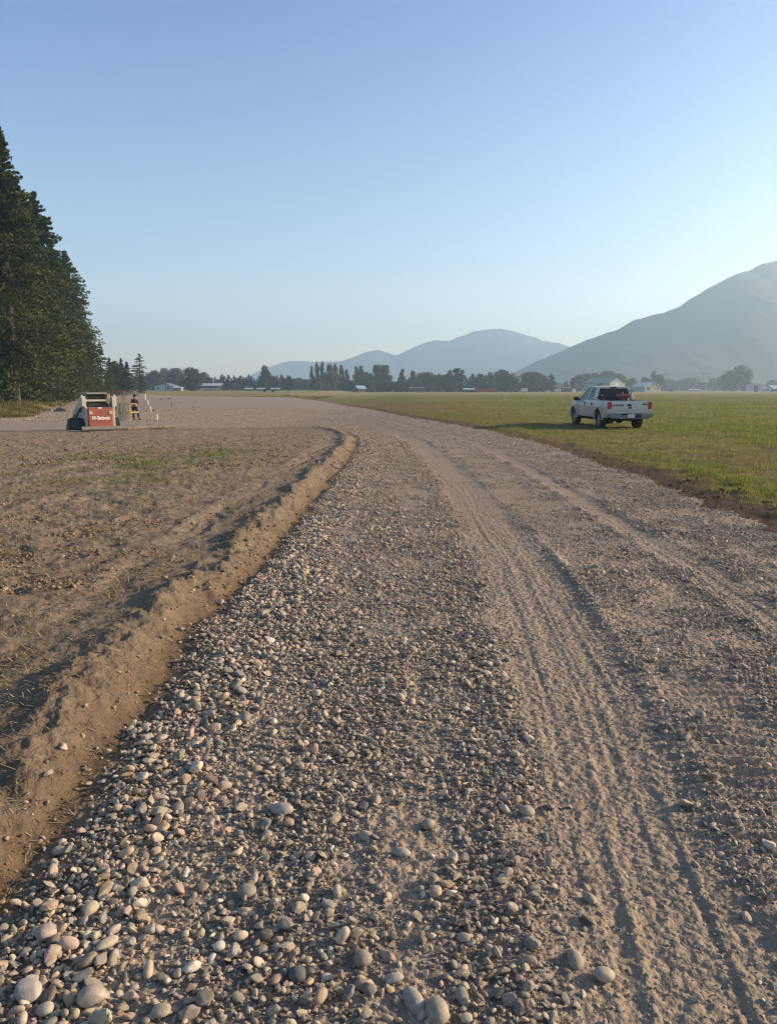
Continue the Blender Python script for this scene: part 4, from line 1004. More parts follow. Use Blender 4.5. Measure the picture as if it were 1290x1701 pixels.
e = empty('fuel_can', on_truck(.55, -.26, .71), TROT + .4); tag(e, 'orange pink plastic sack and can beside the machine in the truck bed', 'can')
m = MB(); m.box((-.1, -.2, 0), (.14, .22, .44), bev=.05); m.build('body', M_orange, e); m = MB(); m.cyl((0, .12, .42), (.02, .2, .56), .03, .02); m.build('spout', M_orange, e)
e = empty('black_tub', on_truck(1.3, .45, .71), TROT); tag(e, 'black tub heaped with dark tools at the left front of the truck bed', 'tub')
m = MB(); m.box((-.25, -.3, 0), (.25, .3, .5), bev=.03, taper=None); m.build('body', M_black, e)
m = MB(); g = random.Random(4)
for i in range(9): m.bar((g.uniform(-.2, .2), g.uniform(-.25, .25), .45), (g.uniform(-.25, .25), g.uniform(-.4, .4), .62 + g.random() * .08), .04)
m.build('tools', M_black, e)
# ---------------------------------------------------------------- compact track loader
M_white = simple('white loader paint', (.44, .41, .36), .5, var=.12, dirt=(.42, .36, .27), scale=3)
M_lred = simple('rusty red paint', (.29, .075, .042), .5, var=.12, dirt=(.30, .085, .05), scale=3)
M_lredd = simple('darker red trim', (.25, .07, .045), .6, var=.12, scale=3)
M_lens = simple('dusty lamp lens', (.5, .4, .3), .3, var=.1)
M_wtext = simple('white lettering', (.85, .82, .78), .5, var=.02)
def build_loader():
    B = empty('skid_loader'); tag(B, 'white compact track loader with a red rear door and black rubber tracks', 'loader')
    m = MB()   # main frame with rear uprights
    for s_ in (1, -1):
        a, b = (s_ * .62, s_ * .73) if s_ > 0 else (-.73, -.62)
        m.prism([(-1.55, .30), (-1.50, 1.32), (-1.30, 1.42), (-1.05, 1.28), (-.5, 1.0), (.9, .85), (1.0, .45), (.8, .32)], 'y', a, b)
        m.prism([(-1.52, 1.2), (-1.45, 1.78), (-1.30, 1.86), (-1.10, 1.80), (-1.05, 1.25)], 'y', a + s_ * .015, b + s_ * .015)
        m.box((-1.585, s_ * .61 if s_ > 0 else -.71, .28), (-1.5, .71 if s_ > 0 else -.61, 1.32), bev=.015)
    m.box((-1.4, -.56, .30), (.9, .56, .70)); m.box((-1.5, -.5, 1.24), (-.95, .5, 1.30), bev=.02)
    body = m.build('frame', M_white, B, bevel=.01)
    m = MB(); m.box((-1.66, -.60, .33), (-1.50, .60, 1.22), bev=.04); m.box((-1.672, -.56, .33), (-1.65, .56, .45), bev=.008); d = m.build('rear_door', M_lred, B)
    m = MB(); m.box((-1.65, -.57, 1.20), (-1.5, .57, 1.30), bev=.02); m.box((-1.668, -.585, .595), (-1.655, .585, .61)); m.box((-1.668, -.585, .905), (-1.655, .585, .92)); m.build('door_trim', M_lredd, d)
    for s_ in (1, -1):
        m = MB(); m.box((-1.685, s_ * .48 - .085, .94), (-1.655, s_ * .48 + .085, 1.12), bev=.01); l = m.build('rear_lamp', M_lens, d)
    m = MB(); m.cyl((-1.675, .0, 1.06), (-1.655, .0, 1.06), .03); m.build('keyhole', M_black, d)
    m = MB(); m.box((-1.67, -.08, 1.24), (-1.655, .12, 1.29)); m.build('name_plate', M_wtext, d)
    R_ = (math.pi / 2, 0, -math.pi / 2)
    text('lettering', 'Bobcat', .235, M_wtext, d, (-1.668, -.13, .76), R_, .004, .92)
    m = MB()   # white animal head mark: ears, brow, muzzle, gaps left for eyes and nose
    def mk(pts): m.prism([(-y, z) for y, z in pts], 'x', -1.674, -1.664)
    mk([(-.11, .87), (-.05, .835), (.05, .835), (.11, .87), (.085, .80), (.02, .785), (0, .80), (-.02, .785), (-.085, .80)])
    mk([(-.10, .79), (-.06, .745), (-.02, .775), (-.03, .72), (-.075, .70), (-.115, .73)]); mk([(.10, .79), (.06, .745), (.02, .775), (.03, .72), (.075, .70), (.115, .73)])
    mk([(-.025, .71), (.025, .71), (.012, .67), (-.012, .67)])
    em = m.build('emblem', M_wtext, d); em.location = (0, .33, 0)
    # grille slats behind the tube
    m = MB(); m.box((-1.2, -.5, 1.26), (-.75, .5, 1.50)); 
    for i in range(7): m.bar((-1.24, -.44 + i * .145, 1.30), (-1.0, -.38 + i * .145, 1.55), .04, .06)
    m.build('engine_grille', M_black, B)
    # cab
    m = MB()
    for s_ in (1, -1):
        m.bar((-.75, s_ * .46, 1.25), (-.85, s_ * .46, 1.95), .09, .07); m.bar((.75, s_ * .46, .9), (.55, s_ * .46, 1.95), .09, .07); m.bar((-.1, s_ * .46, 1.0), (-.1, s_ * .46, 1.95), .05)
        for k in range(4): m.bar((-.8, s_ * .46, 1.35 + k * .13), (.6, s_ * .46, 1.35 + k * .13), .02)
    m.box((-.9, -.5, 1.9), (-.8, .5, 1.97)); m.box((-.7, -.48, .7), (.8, .48, .95)); cf = m.build('cab_frame', M_black, B)
    m = MB(); m.box((-1.0, -.52, 1.95), (.72, .52, 2.03), bev=.03); m.build('roof', simple('grey roof', (.30, .28, .24), .6), cf)
    m = MB(); m.box((-.80, -.43, 1.45), (-.79, .43, 1.92)); m.build('rear_window', M_glass, cf)
    m = MB(); m.box((-.4, -.25, .95), (-.25, .25, 1.55), bev=.04); m.box((-.4, -.25, .95), (.15, .25, 1.05), bev=.03); m.build('seat', M_black, cf)
    m = MB(); m.cyl((-1.28, -.62, 1.63), (-1.28, .62, 1.63), .055, n=18); m.build('cross_tube', M_white, B, True)
    for s_ in (1, -1):
        m = MB(); y0, y1 = (.74, .84) if s_ > 0 else (-.84, -.74)
        m.prism([(-1.50, 1.35), (-1.45, 1.78), (-1.30, 1.93), (-1.12, 1.86), (-.6, 1.55), (.9, 1.05), (1.35, .55), (1.32, .30), (1.18, .32), (1.1, .55), (.72, .85), (-.7, 1.22), (-1.2, 1.30)], 'y', y0, y1)
        arm = m.build('lift_arm', M_white, B, bevel=.012)
        m = MB(); m.cyl((-1.2, s_ * .86, 1.25), (-.2, s_ * .86, .80), .04); m.cyl((-.2, s_ * .86, .80), (.1, s_ * .86, .66), .03); m.build('cylinder', M_black, arm, True)
        # track
        m = MB(); yc = s_ * .83; pr = []
        for i in range(13): a = math.pi / 2 + math.pi * i / 12; pr.append((-1.05 + math.cos(a) * .33, .36 + math.sin(a) * .33))
        pr[-1] = (-.85, .02); pr += [(.85, .02)]
        for i in range(13): a = -math.pi / 2 + math.pi * i / 12; pr.append((1.0 + math.cos(a) * .30, .34 + math.sin(a) * .30)) if i > 2 else None
        pr += [(.4, .70), (-.4, .72)]
        inner = [(p[0] * .93, (p[1] - .36) * .85 + .36) for p in pr]
        m.prism(pr, 'y', yc - .15, yc + .15)
        L = [Vector((p[0], 0, p[1])) for p in pr]
        for i in range(len(L)):
            a, b = L[i], L[(i + 1) % len(L)]; n = max(1, int((b - a).length / .11))
            for k in range(n):
                c = a.lerp(b, (k + .5) / n); dd = (b - a).normalized(); nn = Vector((dd.z, 0, -dd.x))
                m.bar(c + nn * -.0 + Vector((0, yc - .165, 0)), c + Vector((0, yc + .165, 0)), .05, .07)
        tr = m.build('track', M_rubber, B)
        m = MB()
        for xx in (-1.05, -.45, 0, .45, 1.0): m.cyl((xx, yc + s_ * .14, .36 if abs(xx) > .9 else .16), (xx, yc + s_ * .175, .36 if abs(xx) > .9 else .16), .22 if abs(xx) > .9 else .12, n=20)
        m.build('roller', M_under, tr, True)
    m = MB(); m.prism([(1.30, .62), (1.25, .10), (1.40, .03), (2.15, .02), (2.15, .05), (1.45, .09), (1.36, .2), (1.42, .66)], 'y', -.98, .98)
    for s_ in (1, -1): m.prism([(1.28, .62), (1.25, .05), (2.12, .02), (2.0, .2), (1.55, .62)], 'y', s_ * .96, s_ * 1.0)
    m.build('bucket', M_black, B)
    return B
B = build_loader(); BX, BY = (159 - 645) / 1278 * 40.6, 40.6
B.location = (BX, BY, gz1(BX, BY) - .02); B.rotation_euler = (0, 0, math.pi / 2 + R(33))
# ---------------------------------------------------------------- things on the pad
def gp(px, d): x, y = at(px, d); return (x, y, gz1(x, y))
M_wood = simple('fresh timber', (.50, .33, .15), .8, var=.15, scale=4); M_ywood = simple('yellow painted timber', (.68, .52, .16), .7, var=.1)
M_gwood = simple('weathered board', (.25, .215, .17), .9, var=.2, scale=5); M_pipe = simple('dusty grey pipe', (.20, .18, .15), .7, var=.15); M_log = simple('peeled pole', (.17, .125, .085), .9, var=.3)
M_pvc = simple('white pipe', (.78, .77, .72), .5, var=.05); M_flag = simple('orange red flag', (.50, .13, .08), .7, var=.1)
a = Vector(gp(138, 38.0)); b = Vector(gp(214, 39.2)); a.z = b.z = max(a.z, b.z); e = empty('steel_pipe', a); tag(e, 'long dusty grey pipe lying in front of the loader with an open black end', 'pipe')
m = MB(); dd = b - a; m.cyl((0, 0, .11), dd + Vector((0, 0, .11)), .115, n=20); m.build('body', M_pipe, e, True)
m = MB(); u = dd.normalized(); m.cyl(-u * .02 + Vector((0, 0, .11)), u * .01 + Vector((0, 0, .11)), .085, n=18); m.build('end_opening', M_under, e)
a = Vector(gp(206, 40.0)); b = Vector(gp(291, 43.6)); a.z += .05; m = MB(); c = a.lerp(b, .5) + Vector((0, .06, .02)); m.cyl(a + Vector((0, 0, .1)), c + Vector((0, 0, .1)), .10, .085); m.cyl(c + Vector((0, 0, .1)), b + Vector((0, 0, .1)), .085, .10)
m.cyl(c + Vector((0, 0, .16)), c + Vector((.1, .1, .3)), .03, .01); tag(m.build('wooden_pole', M_log, None, True), 'long crooked brown pole lying beyond the end of the grey pipe', 'pole')
# timber rack
RK = R(24); o0 = Vector(gp(203, 54.5)); e = empty('timber_rack', o0, RK); tag(e, 'tan and yellow timber frame holding grey boards beside the loader', 'rack'); k = 54.5 / 1278
m = MB(); m.box((-16.8 * k - .07, -.07, -.05), (-16.8 * k + .12, .09, 43.5 * k)); m.build('post', M_wood, e)
m = MB(); m.box((15.5 * k - .06, -.07, -.05), (15.5 * k + .09, .09, 28.5 * k)); m.build('post', M_wood, e)
m = MB(); m.box((-20 * k, .10, 26.0 * k), (28.5 * k, .16, 28.5 * k)); m.build('rail', M_wood, e)
m = MB(); m.box((-20 * k, .10, 12.0 * k), (30 * k, .16, 14.6 * k)); m.build('rail', M_ywood, e)
for i in range(8):
    m = MB(); xx = (-7.0 + i * 2.35) * k; h = (28.8 + .8 * math.sin(i * 2.3)) * k; m.box((xx - .036, -.24 + .03 * math.sin(i), 0), (xx + .036, -.15, h))
    o = m.build('board', M_gwood); o.location = o0; o.rotation_euler = (-.06, math.sin(i * 5) * .006, RK)
    tag(o, 'weathered grey board standing in the upright row against the timber rack', 'board', 'grey boards standing at the rack')
for (xx, h, tl, lab) in ((3.8, 36, .0, 'taller brown board left of the tallest one behind the upright grey row'), (7.6, 48, .03, 'tallest board, sticking up highest above the grey row'), (5.8, 41, -.02, 'second tallest board with a dark top above the grey row')):
    m = MB(); m.box((xx * k - .05, .2, 0), (xx * k + .05, .26, h * k)); o = m.build('board', M_gwood if xx > 4 else M_wood); o.location = o0; o.rotation_euler = (0, tl, RK); tag(o, lab, 'board')
# white pipe markers
for (px, d, hp, tl, lab) in ((264.5, 54.8, 10, -.12, 'nearest white pipe marker standing in the gravel pad'), (254.4, 77, 8.2, -.08, 'second nearest white pipe marker, with small dirt heaps at its foot'), (250, 110, 8.2, -.08, 'third white pipe marker, between the nearer ones and the grass'), (245.6, 168, 8.2, -.04, 'farthest white pipe marker, against the green strip')):
    p = gp(px, d); m = MB(); hh = hp / 1278 * d; r_ = .9 / 1278 * d; m.cyl((0, 0, -.05), (0, 0, hh), r_, n=14); m.cyl((0, 0, hh - .03), (0, 0, hh + .01), r_ * 1.12, n=14); o = m.build('pipe_marker', M_pvc, None, True); o.location = p; o.rotation_euler = (0, tl, 0); tag(o, lab, 'marker')
for (px, d, hp, lab) in ((301.5, 90, 10.5, 'survey stake with a red flag, left and taller of the two'), (323.8, 79, 6.5, 'short wire stake with a red flag, right of the other')):
    p = gp(px, d); s_ = d / 1278; e = empty('survey_flag', p); tag(e, lab, 'flag'); m = MB(); m.cyl((0, 0, -.05), (0, 0, hp * s_), .02, n=8); m.build('stake', M_pvc if hp > 8 else M_flag, e)
    m = MB(); m.box((-.8 * s_, -.02, (hp - 3.2) * s_), (.9 * s_, .02, hp * s_)); m.prism([(-.9 * s_, (hp - 6) * s_), (.2 * s_, (hp - 7) * s_), (1.6 * s_, (hp - 4) * s_)], 'y', -.015, .015); m.build('flag', M_flag, e)
for (px, d, hp, lab) in ((277.3, 150, 7, 'thin grey lath stake in the pad below the white house'), (288.4, 92, 11, 'thin pale lath stake right of the grey one below the house'), (45, 92, 12, 'grey wooden stake in the tall grass beside the thick trunk'), (118.5, 150, 9, 'thin stake on the rise behind the loader')):
    p = gp(px, d); m = MB(); m.box((-.035, -.02, -.1), (.035, .02, hp / 1278 * d), bev=.004); o = m.build('wooden_stake', M_gwood); o.location = p; o.rotation_euler = (.03, .02, .3); tag(o, lab, 'stake')
# black culvert roll and pale planks behind the loader
p = gp(111, 165); m = MB(); m.cyl((-.5, 0, .55), (.55, .1, .55), .55, n=24, caps=False); m.cyl((-.48, 0, .55), (.5, .1, .55), .38, n=24); m.ball((-.75, .1, .4), (.4, .4, .38)); o = m.build('culvert_roll', M_black); o.location = p; tag(o, 'black plastic pipe roll lying by the pale planks behind the loader', 'pipe')
for i, (px, d, lab) in enumerate(((126, 160, 'pale plank pile on the sand, right of the black pipe roll'), (97, 168, 'thin pale plank lying left of the black pipe roll'))):
    p = gp(px, d); m = MB(); g = random.Random(i)
    for k_ in range(5): m.box((-1.0 + g.uniform(-.2, .2), -.5 + k_ * .2, .02 + .1 * (k_ % 3)), (1.0 + g.uniform(-.2, .2), -.34 + k_ * .2, .10 + .1 * (k_ % 3)), rot=(0, 0, g.uniform(-.1, .1)))
    o = m.build('plank_pile', simple('pale plank', (.6, .5, .36), .8)); o.location = p; tag(o, lab, 'planks')
# dark earth heaps on the pad
M_heap = simple('dark earth heap', (.06, .05, .04), 1, var=.3, bump=.8, scale=9)
def heap(px, d, wpx, hpx, nm, lab, mat):
    p = gp(px, d); s_ = d / 1278; V, F = ico(4); q = V.copy(); q[:, 2] = np.maximum(q[:, 2], -.2)
    r = .8 + .45 * (fbm(V[:, 0] * 1.5 + 5 + px, V[:, 1] * 1.5 + V[:, 2] + 5, .5, 4, int(px)))
    P = q * r[:, None] * np.array([wpx * s_ / 2, wpx * s_ / 2 * .7, hpx * s_])
    o = mobj(nm, npmesh(nm, P, F, True), mat); o.location = p; tag(o, lab, 'heap'); return o
M_heapg = simple('grey gravel heap', (.17, .145, .12), 1, var=.4, bump=1, scale=14)
heap(108, 76, 26, 6.5, 'gravel_heap', 'low dark grey gravel heap left of the loader by the tall grass', M_heapg)
heap(88, 80, 20, 3.5, 'gravel_heap', 'smaller flat gravel heap at the foot of the tall grass', M_heapg)
heap(258, 78, 6, 1.5, 'earth_heap', 'tiny dark earth heap right of the second white marker', M_heap)
heap(272, 170, 6, 1.3, 'earth_heap', 'dark earth heap at the back of the pad below the house', M_heap)
heap(285, 176, 7, 1.2, 'earth_heap', 'flat dark earth heap at the back of the pad, rightmost', M_heap)
heap(246.5, 77.5, 4, 1.4, 'earth_heap', 'tiny dark earth heap left of the second white marker', M_heap)
# ---------------------------------------------------------------- the worker
M_skin = simple('skin', (.30, .16, .10), .6, var=.05); M_jacket = simple('dark brown jacket', (.045, .022, .022), .85); M_trouser = simple('black trousers', (.018, .018, .02), .85); M_boot = simple('dark boots', (.03, .02, .015), .7); M_cap = simple('maroon cap', (.06, .02, .018), .8)
def skin(name, joints, edges, mat, parent, sub=1):
    me = bpy.data.meshes.new(name); me.from_pydata([j[0] for j in joints], edges, []); o = mobj(name, me, mat, parent)
    md = o.modifiers.new('skin', 'SKIN'); md.use_smooth_shade = True
    for v, j in zip(me.skin_vertices[0].data, joints): r = j[1]; v.radius = (r, r) if not hasattr(r, '__len__') else r
    me.skin_vertices[0].data[0].use_root = True
    s_ = o.modifiers.new('sub', 'SUBSURF'); s_.levels = sub; s_.render_levels = sub; return o
Pn = empty('person', gp(227.5, 55.3), R(12)); tag(Pn, 'person in dark jacket and cap standing behind the right end of the timber rack', 'person')
# joints: x right, y away, z up; facing right and a little toward the camera, right foot stepping out
J = [((0, 0, .95), .13), ((0, 0, 1.12), .125), ((0, 0, 1.33), .15), ((.01, -.01, 1.46), .07), ((.03, -.02, 1.56), .06), ((.05, -.03, 1.66), .095), ((.06, -.035, 1.74), .075),
     ((-.09, .02, .90), .09), ((-.10, .0, .50), .06), ((-.10, .03, .10), .045), ((-.02, -.05, .05), .04),
     ((.10, -.02, .90), .09), ((.22, -.06, .50), .06), ((.27, -.02, .12), .045), ((.38, -.07, .05), .04),
     ((-.17, .03, 1.38), .06), ((-.21, -.04, 1.13), .045), ((-.02, -.22, 1.04), .034), ((.19, -.02, 1.38), .06), ((.26, -.08, 1.13), .045), ((.22, -.25, 1.08), .034)]
E = [(0, 1), (1, 2), (2, 3), (3, 4), (4, 5), (5, 6), (0, 7), (7, 8), (8, 9), (9, 10), (0, 11), (11, 12), (12, 13), (13, 14), (2, 15), (15, 16), (16, 17), (2, 18), (18, 19), (19, 20)]
def hand(J, E, w_i, d):
    b = Vector(J[w_i][0]); d = Vector(d).normalized(); J.append((tuple(b + d * .06), .03)); pi = len(J) - 1; E.append((w_i, pi)); sidev = d.cross(Vector((0, 0, 1))).normalized()
    for k in range(4):
        o = b + d * .09 + sidev * (k - 1.5) * .021; J.append((tuple(o), .011)); q = len(J) - 1; E.append((pi, q)); J.append((tuple(o + d * (.035 + .01 * (k in (1, 2))) - Vector((0, 0, .02))), .009)); E.append((q, q + 1))
    J.append((tuple(b + d * .06 + sidev * .045), .012)); q = len(J) - 1; E.append((pi, q)); J.append((tuple(b + d * .09 + sidev * .05), .01)); E.append((q, q + 1))
hand(J, E, 17, (.8, -.5, .0)); hand(J, E, 20, (-.7, -.5, .1))
skin('body', J, E, M_skin, Pn, 2)
JJ = [((0, 0, .92), .15), ((0, 0, 1.12), .155), ((0, 0, 1.33), .175), ((.01, -.01, 1.47), .09), ((-.17, .03, 1.38), .08), ((-.21, -.04, 1.13), .065), ((-.05, -.19, 1.05), .05), ((.19, -.02, 1.38), .08), ((.26, -.08, 1.13), .065), ((.235, -.22, 1.085), .05)]
skin('jacket', JJ, [(0, 1), (1, 2), (2, 3), (2, 4), (4, 5), (5, 6), (2, 7), (7, 8), (8, 9)], M_jacket, Pn, 2)
JT = [((0, 0, .95), .15), ((-.09, .02, .86), .115), ((-.10, .0, .50), .085), ((-.10, .03, .12), .07), ((.10, -.02, .86), .115), ((.22, -.06, .50), .085), ((.27, -.02, .14), .07)]
skin('trousers', JT, [(0, 1), (1, 2), (2, 3), (0, 4), (4, 5), (5, 6)], M_trouser, Pn, 2)
for a, b in (((-.10, .03, .10), (.02, -.06, .05)), ((.27, -.02, .12), (.42, -.08, .05))):
    skin('boot', [(a, .055), ((a[0] + .01, a[1], .05), .055), (b, .045)], [(0, 1), (1, 2)], M_boot, Pn, 2)
m = MB(); m.ball((.055, -.03, 1.765), (.105, .11, .07)); m.box((.08, -.12, 1.745), (.24, .04, 1.765), bev=.008); m.build('cap', M_cap, Pn, True)
m = MB(); m.ball((.15, -.055, 1.66), (.02, .018, .022)); m.ball((.12, -.10, 1.69), .012); m.ball((.145, -.0, 1.69), .012); m.box((.12, -.08, 1.615), (.145, -.03, 1.625)); m.build('face', simple('face features', (.12, .06, .05), .7), Pn, True)
m = MB(); m.ball((.02, -.02, 1.70), (.10, .10, .08)); m.build('hair', M_black, Pn, True)
# ---------------------------------------------------------------- far buildings
def wallm(c): return simple('painted wall', c, .8, var=.05, scale=.6)
def gable(name, label, px0, px1, ybase, yeave, yridge, d, wall, roof, front='gable', depth=None, rot=0.0, wins=(), doors=(), open_=False, cat='building', ridge_px=None):
    """wins/doors: (px0, px1, ytop, ybottom, material)"""
    s_ = d / 1278; pc = (px0 + px1) / 2; x, y = at(pc, d); z = gz1(x, y); e = empty(name, (x, y, z), rot)
    tag(e, label, cat); W = (px1 - px0) * s_ / 2; zb = 0; Y = lambda py: CAMZ + (647 - py) * s_ - z
    he, hr = Y(yeave), Y(yridge); D = depth or W * 1.2; rx = 0 if ridge_px is None else (ridge_px - pc) * s_
    m = MB()
    if open_:
        for xx in (-W + .15, -W / 3, W / 3, W - .15):
            for yy in (.1, D - .1): m.bar((xx, yy, -.3), (xx, yy, he), .22)
        m.box((-W, D - .1, -.2), (W, D, he))
    elif front == 'gable': m.prism([(-W, -.5), (W, -.5), (W, he), (rx, hr), (-W, he)], 'y', 0, D)
    else: m.prism([(0, -.5), (D, -.5), (D, he), (D / 2, hr), (0, he)], 'x', -W, W)
    m.build('wall', wall, e)
    m = MB(); ov = .5; th = .18
    if front == 'gable':
        for sx in (-1, 1):
            ex = sx * (W + ov); ez = he - (hr - he) * ov / W
            m.prism([(rx, hr), (ex, ez), (ex, ez + th), (rx, hr + th)], 'y', -ov, D + ov)
    else:
        for sy in (0, 1):
            ey = -ov if sy == 0 else D + ov; ez = he - (hr - he) * ov / (D / 2)
            m.prism([(D / 2, hr), (ey, ez), (ey, ez + th), (D / 2, hr + th)], 'x', -W - ov, W + ov)
    m.build('roof', roof, e)
    for (a, b, t_, q, mt) in wins:
        m = MB(); x0, x1 = (a - pc) * s_, (b - pc) * s_; m.box((x0, -.06, Y(q)), (x1, .02, Y(t_))); f = m.build('window', wallm((.6, .6, .6)), e)
        m = MB(); m.box((x0 + .08, -.09, Y(q) + .08), (x1 - .08, -.03, Y(t_) - .08)); m.build('pane', mt, f)
    for (a, b, t_, q, mt) in doors:
        m = MB(); m.box(((a - pc) * s_, -.08, max(0, Y(q))), ((b - pc) * s_, .02, Y(t_)), bev=.02); m.build('door', mt, e)
    return e
G_ = M_glassd; Wt = wallm((.5, .53, .55)); Bg = wallm((.32, .29, .25)); Gr = simple('grey metal roof', (.17, .17, .17), .5); Dk = wallm((.07, .06, .055)); Wr = simple('white metal roof', (.42, .45, .48), .5, var=.05); Bl = simple('bluish metal roof', (.38, .48, .58), .35, var=.08); Rd = simple('barn red', (.32, .035, .04), .7); Br = wallm((.16, .12, .09)); Cr = wallm((.6, .55, .42))
gable('house', 'small white house with low gable roof and two windows at the edge of the pad', 262, 292, 651, 642, 637.5, 420, Wt, Gr, 'gable', 12, 0, [(266, 270, 643.5, 646.5, G_), (282, 286, 643.3, 647, G_)], [(288, 289.5, 644, 650.5, Cr)], ridge_px=280)
gable('garden_shed', 'low grey shed with a flat pale roof attached right of the white house', 293.5, 305, 650.5, 644.5, 643, 418, wallm((.25, .27, .25)), Wr, 'eave', 5, wins=[(297, 299, 645.5, 648, G_)])
gable('long_shed', 'long open shed with a pale roof behind the large dark leafy tree', 336, 370, 648, 641, 637.3, 480, Br, Wr, 'eave', 9, open_=True)
m = MB(); x, y = at(353, 476); s_ = 476 / 1278; m.box((-17 * s_, -.1, .7), (17.5 * s_, .1, 1.5))
for i in range(8): m.box((-17 * s_ + i * 1.75, -.06, -.3), (-17 * s_ + i * 1.75 + .12, .06, .72))
o = m.build('board_fence', Wr); o.location = (x, y, gz1(x, y)); tag(o, 'low white board fence running in front of the long open shed', 'fence')
for (a, b, lab) in ((410.5, 420.5, 'leftmost of the three low white roofed shelters before the dark trees'), (430, 441, 'middle one of the three low white roofed shelters'), (453.5, 465, 'rightmost and widest of the three low white roofed shelters')):
    gable('animal_shelter', lab, a, b, 651, 646.3, 644.8, 430, Br, Wr, 'eave', 3, open_=True, cat='shelter')
gable('house', 'half hidden house with a tilted bluish roof among the middle trees', 595, 608, 650, 645.5, 641, 480, Br, Bl, 'eave', 8, rot=.35)
gable('barn', 'low dark flat roofed barn at the foot of the twin tall trees', 681, 702, 650, 644.8, 643.2, 470, Dk, simple('dark roof', (.09, .10, .11), .6), 'eave', 7, wins=[(686, 689, 646, 648, G_)])
gable('open_shed', 'small open shed with a bright white roof left of the red containers', 769, 785, 651, 647, 645.2, 450, Dk, Wr, 'eave', 4, open_=True, cat='shed')
gable('metal_barn', 'large beige metal barn with a white roll door behind the pickup truck', 1003, 1036, 649, 636, 628, 560, Bg, Gr, 'gable', 26, R(28), [(1028, 1030, 641, 643, G_)], [(1013, 1022, 636.5, 645, Wt), (1007, 1009, 640, 648, Wt)])
gable('shed', 'shed with a shiny bluish roof and pale front right of the beige barn', 1062, 1094, 649, 642, 635.5, 520, wallm((.33, .31, .28)), Bl, 'gable', 14, R(20), [(1086, 1090, 643.5, 646, G_)], [(1066, 1072, 643, 648.5, Dk)])
gable('open_shelter', 'brown flat roofed open shelter left of the white tank', 930, 944, 650, 644.5, 643.3, 500, Br, Br, 'eave', 5, open_=True, cat='shelter')
gable('house', 'small pale house with a steep grey roof at the far right', 1235, 1247, 649, 644, 638.5, 640, wallm((.5, .52, .55)), Gr, 'eave', 8, R(-10), [(1238, 1240, 645, 647, G_)])
gable('shed', 'white gable ended shed with a dark doorway left of the large white roof', 1262, 1271, 649, 645.5, 642.5, 600, Wt, Wr, 'gable', 14, R(-12), (), [(1264, 1268, 646, 648.8, Dk)])
gable('barn', 'barn with a large bright white roof cut off by the right edge', 1276, 1306, 649, 646, 640.5, 600, Br, Wr, 'eave', 16, R(-6), (), [(1280, 1284, 646, 649, Dk)])
gable('shed', 'low flat pale roof far off beside the twin power poles', 1140, 1158, 649, 648, 646.6, 700, Bg, Wr, 'eave', 8, wins=[(1144, 1146, 647.8, 648.6, G_)])
# red containers
def container(px0, px1, ytop, d, lab, mat, nm='cargo_container', grp=None):
    s_ = d / 1278; x, y = at((px0 + px1) / 2, d); W = (px1 - px0) * s_ / 2; H = CAMZ + (647 - ytop) * s_ - gz1(x, y); e = empty(nm, (x, y, gz1(x, y))); tag(e, lab, 'container', grp)
    m = MB(); m.box((-W, 0, .1), (W, 2.4, H), bev=.03)
    for i in range(int(W * 2 / .4)): m.box((-W + .2 + i * .4, -.04, .25), (-W + .38 + i * .4, .0, H - .12))
    m.build('body', mat, e); m = MB()
    for sx in (-1, 1):
        for zz_ in (.0, H - .1): m.box((sx * W - .1, -.06, zz_), (sx * W + .1, .1, zz_ + .14))
    m.box((-W, -.05, .06), (W, .02, .2)); m.build('frame', Rd, e)
container(786.5, 803, 645.3, 450, 'left one of the two long red containers, next to the white roofed shed', Rd)
container(804.5, 823, 645.1, 452, 'right one of the two long red containers at the foot of the conifers', Rd)
def vehicle(nm, lab, px0, px1, ytop, d, col, cat, boxy=False):
    s_ = d / 1278; x, y = at((px0 + px1) / 2, d); L = (px1 - px0) * s_; H = max(1.4, CAMZ + (647 - ytop) * s_ - gz1(x, y)); e = empty(nm, (x, y, gz1(x, y))); tag(e, lab, cat); W = 1.9
    m = MB()
    if boxy: m.box((-L / 2, 0, .5), (L / 2, 2.2, H), bev=.18)
    else: m.prism([(-L / 2, .35), (-L / 2, H * .55), (-L * .33, H * .62), (-L * .2, H * .97), (L * .2, H), (L * .36, H * .62), (L / 2, H * .55), (L / 2, .35)], 'y', 0, W)
    m.build('body', simple('vehicle paint', col, .4, var=.04), e, bevel=0 if boxy else .06)
    for sx in (-1, 1) if not boxy else (0,):
        m = MB(); m.cyl((sx * L * .31, -.03, .33), (sx * L * .31, .2, .33), .33, n=16); m.cyl((sx * L * .31, -.05, .33), (sx * L * .31, 0, .33), .15, n=12); m.build('wheel', M_rubber, e)
    m = MB()
    if boxy: m.box((-L * .32, -.03, H * .55), (-L * .08, .0, H * .78)); m.box((L * .1, -.03, H * .55), (L * .32, 0, H * .78))
    else: m.prism([(-L * .29, H * .64), (-L * .18, H * .92), (L * .18, H * .94), (L * .31, H * .64)], 'y', -.03, .0)
    m.build('window', M_glassd, e)
    return e
vehicle('camper_trailer', 'white camper trailer parked below the leafy clump at the treeline', 863, 872.5, 645.3, 450, (.72, .72, .72), 'camper', True)
vehicle('cargo_trailer', 'bright white box trailer standing alone left of the brown shelter', 918.5, 927.5, 646.2, 430, (.8, .79, .76), 'trailer', True)
vehicle('parked_car', 'pale silver car parked left of the beige barn, left of two', 961, 972, 645.8, 470, (.5, .5, .5), 'car')
vehicle('parked_car', 'whitish car parked right against the left end of the beige barn', 973.5, 983, 645.8, 472, (.62, .6, .58), 'car')
vehicle('parked_car', 'dark car far off between the blue roofed shed and the power poles', 1104, 1112, 647.0, 560, (.03, .03, .03), 'car')
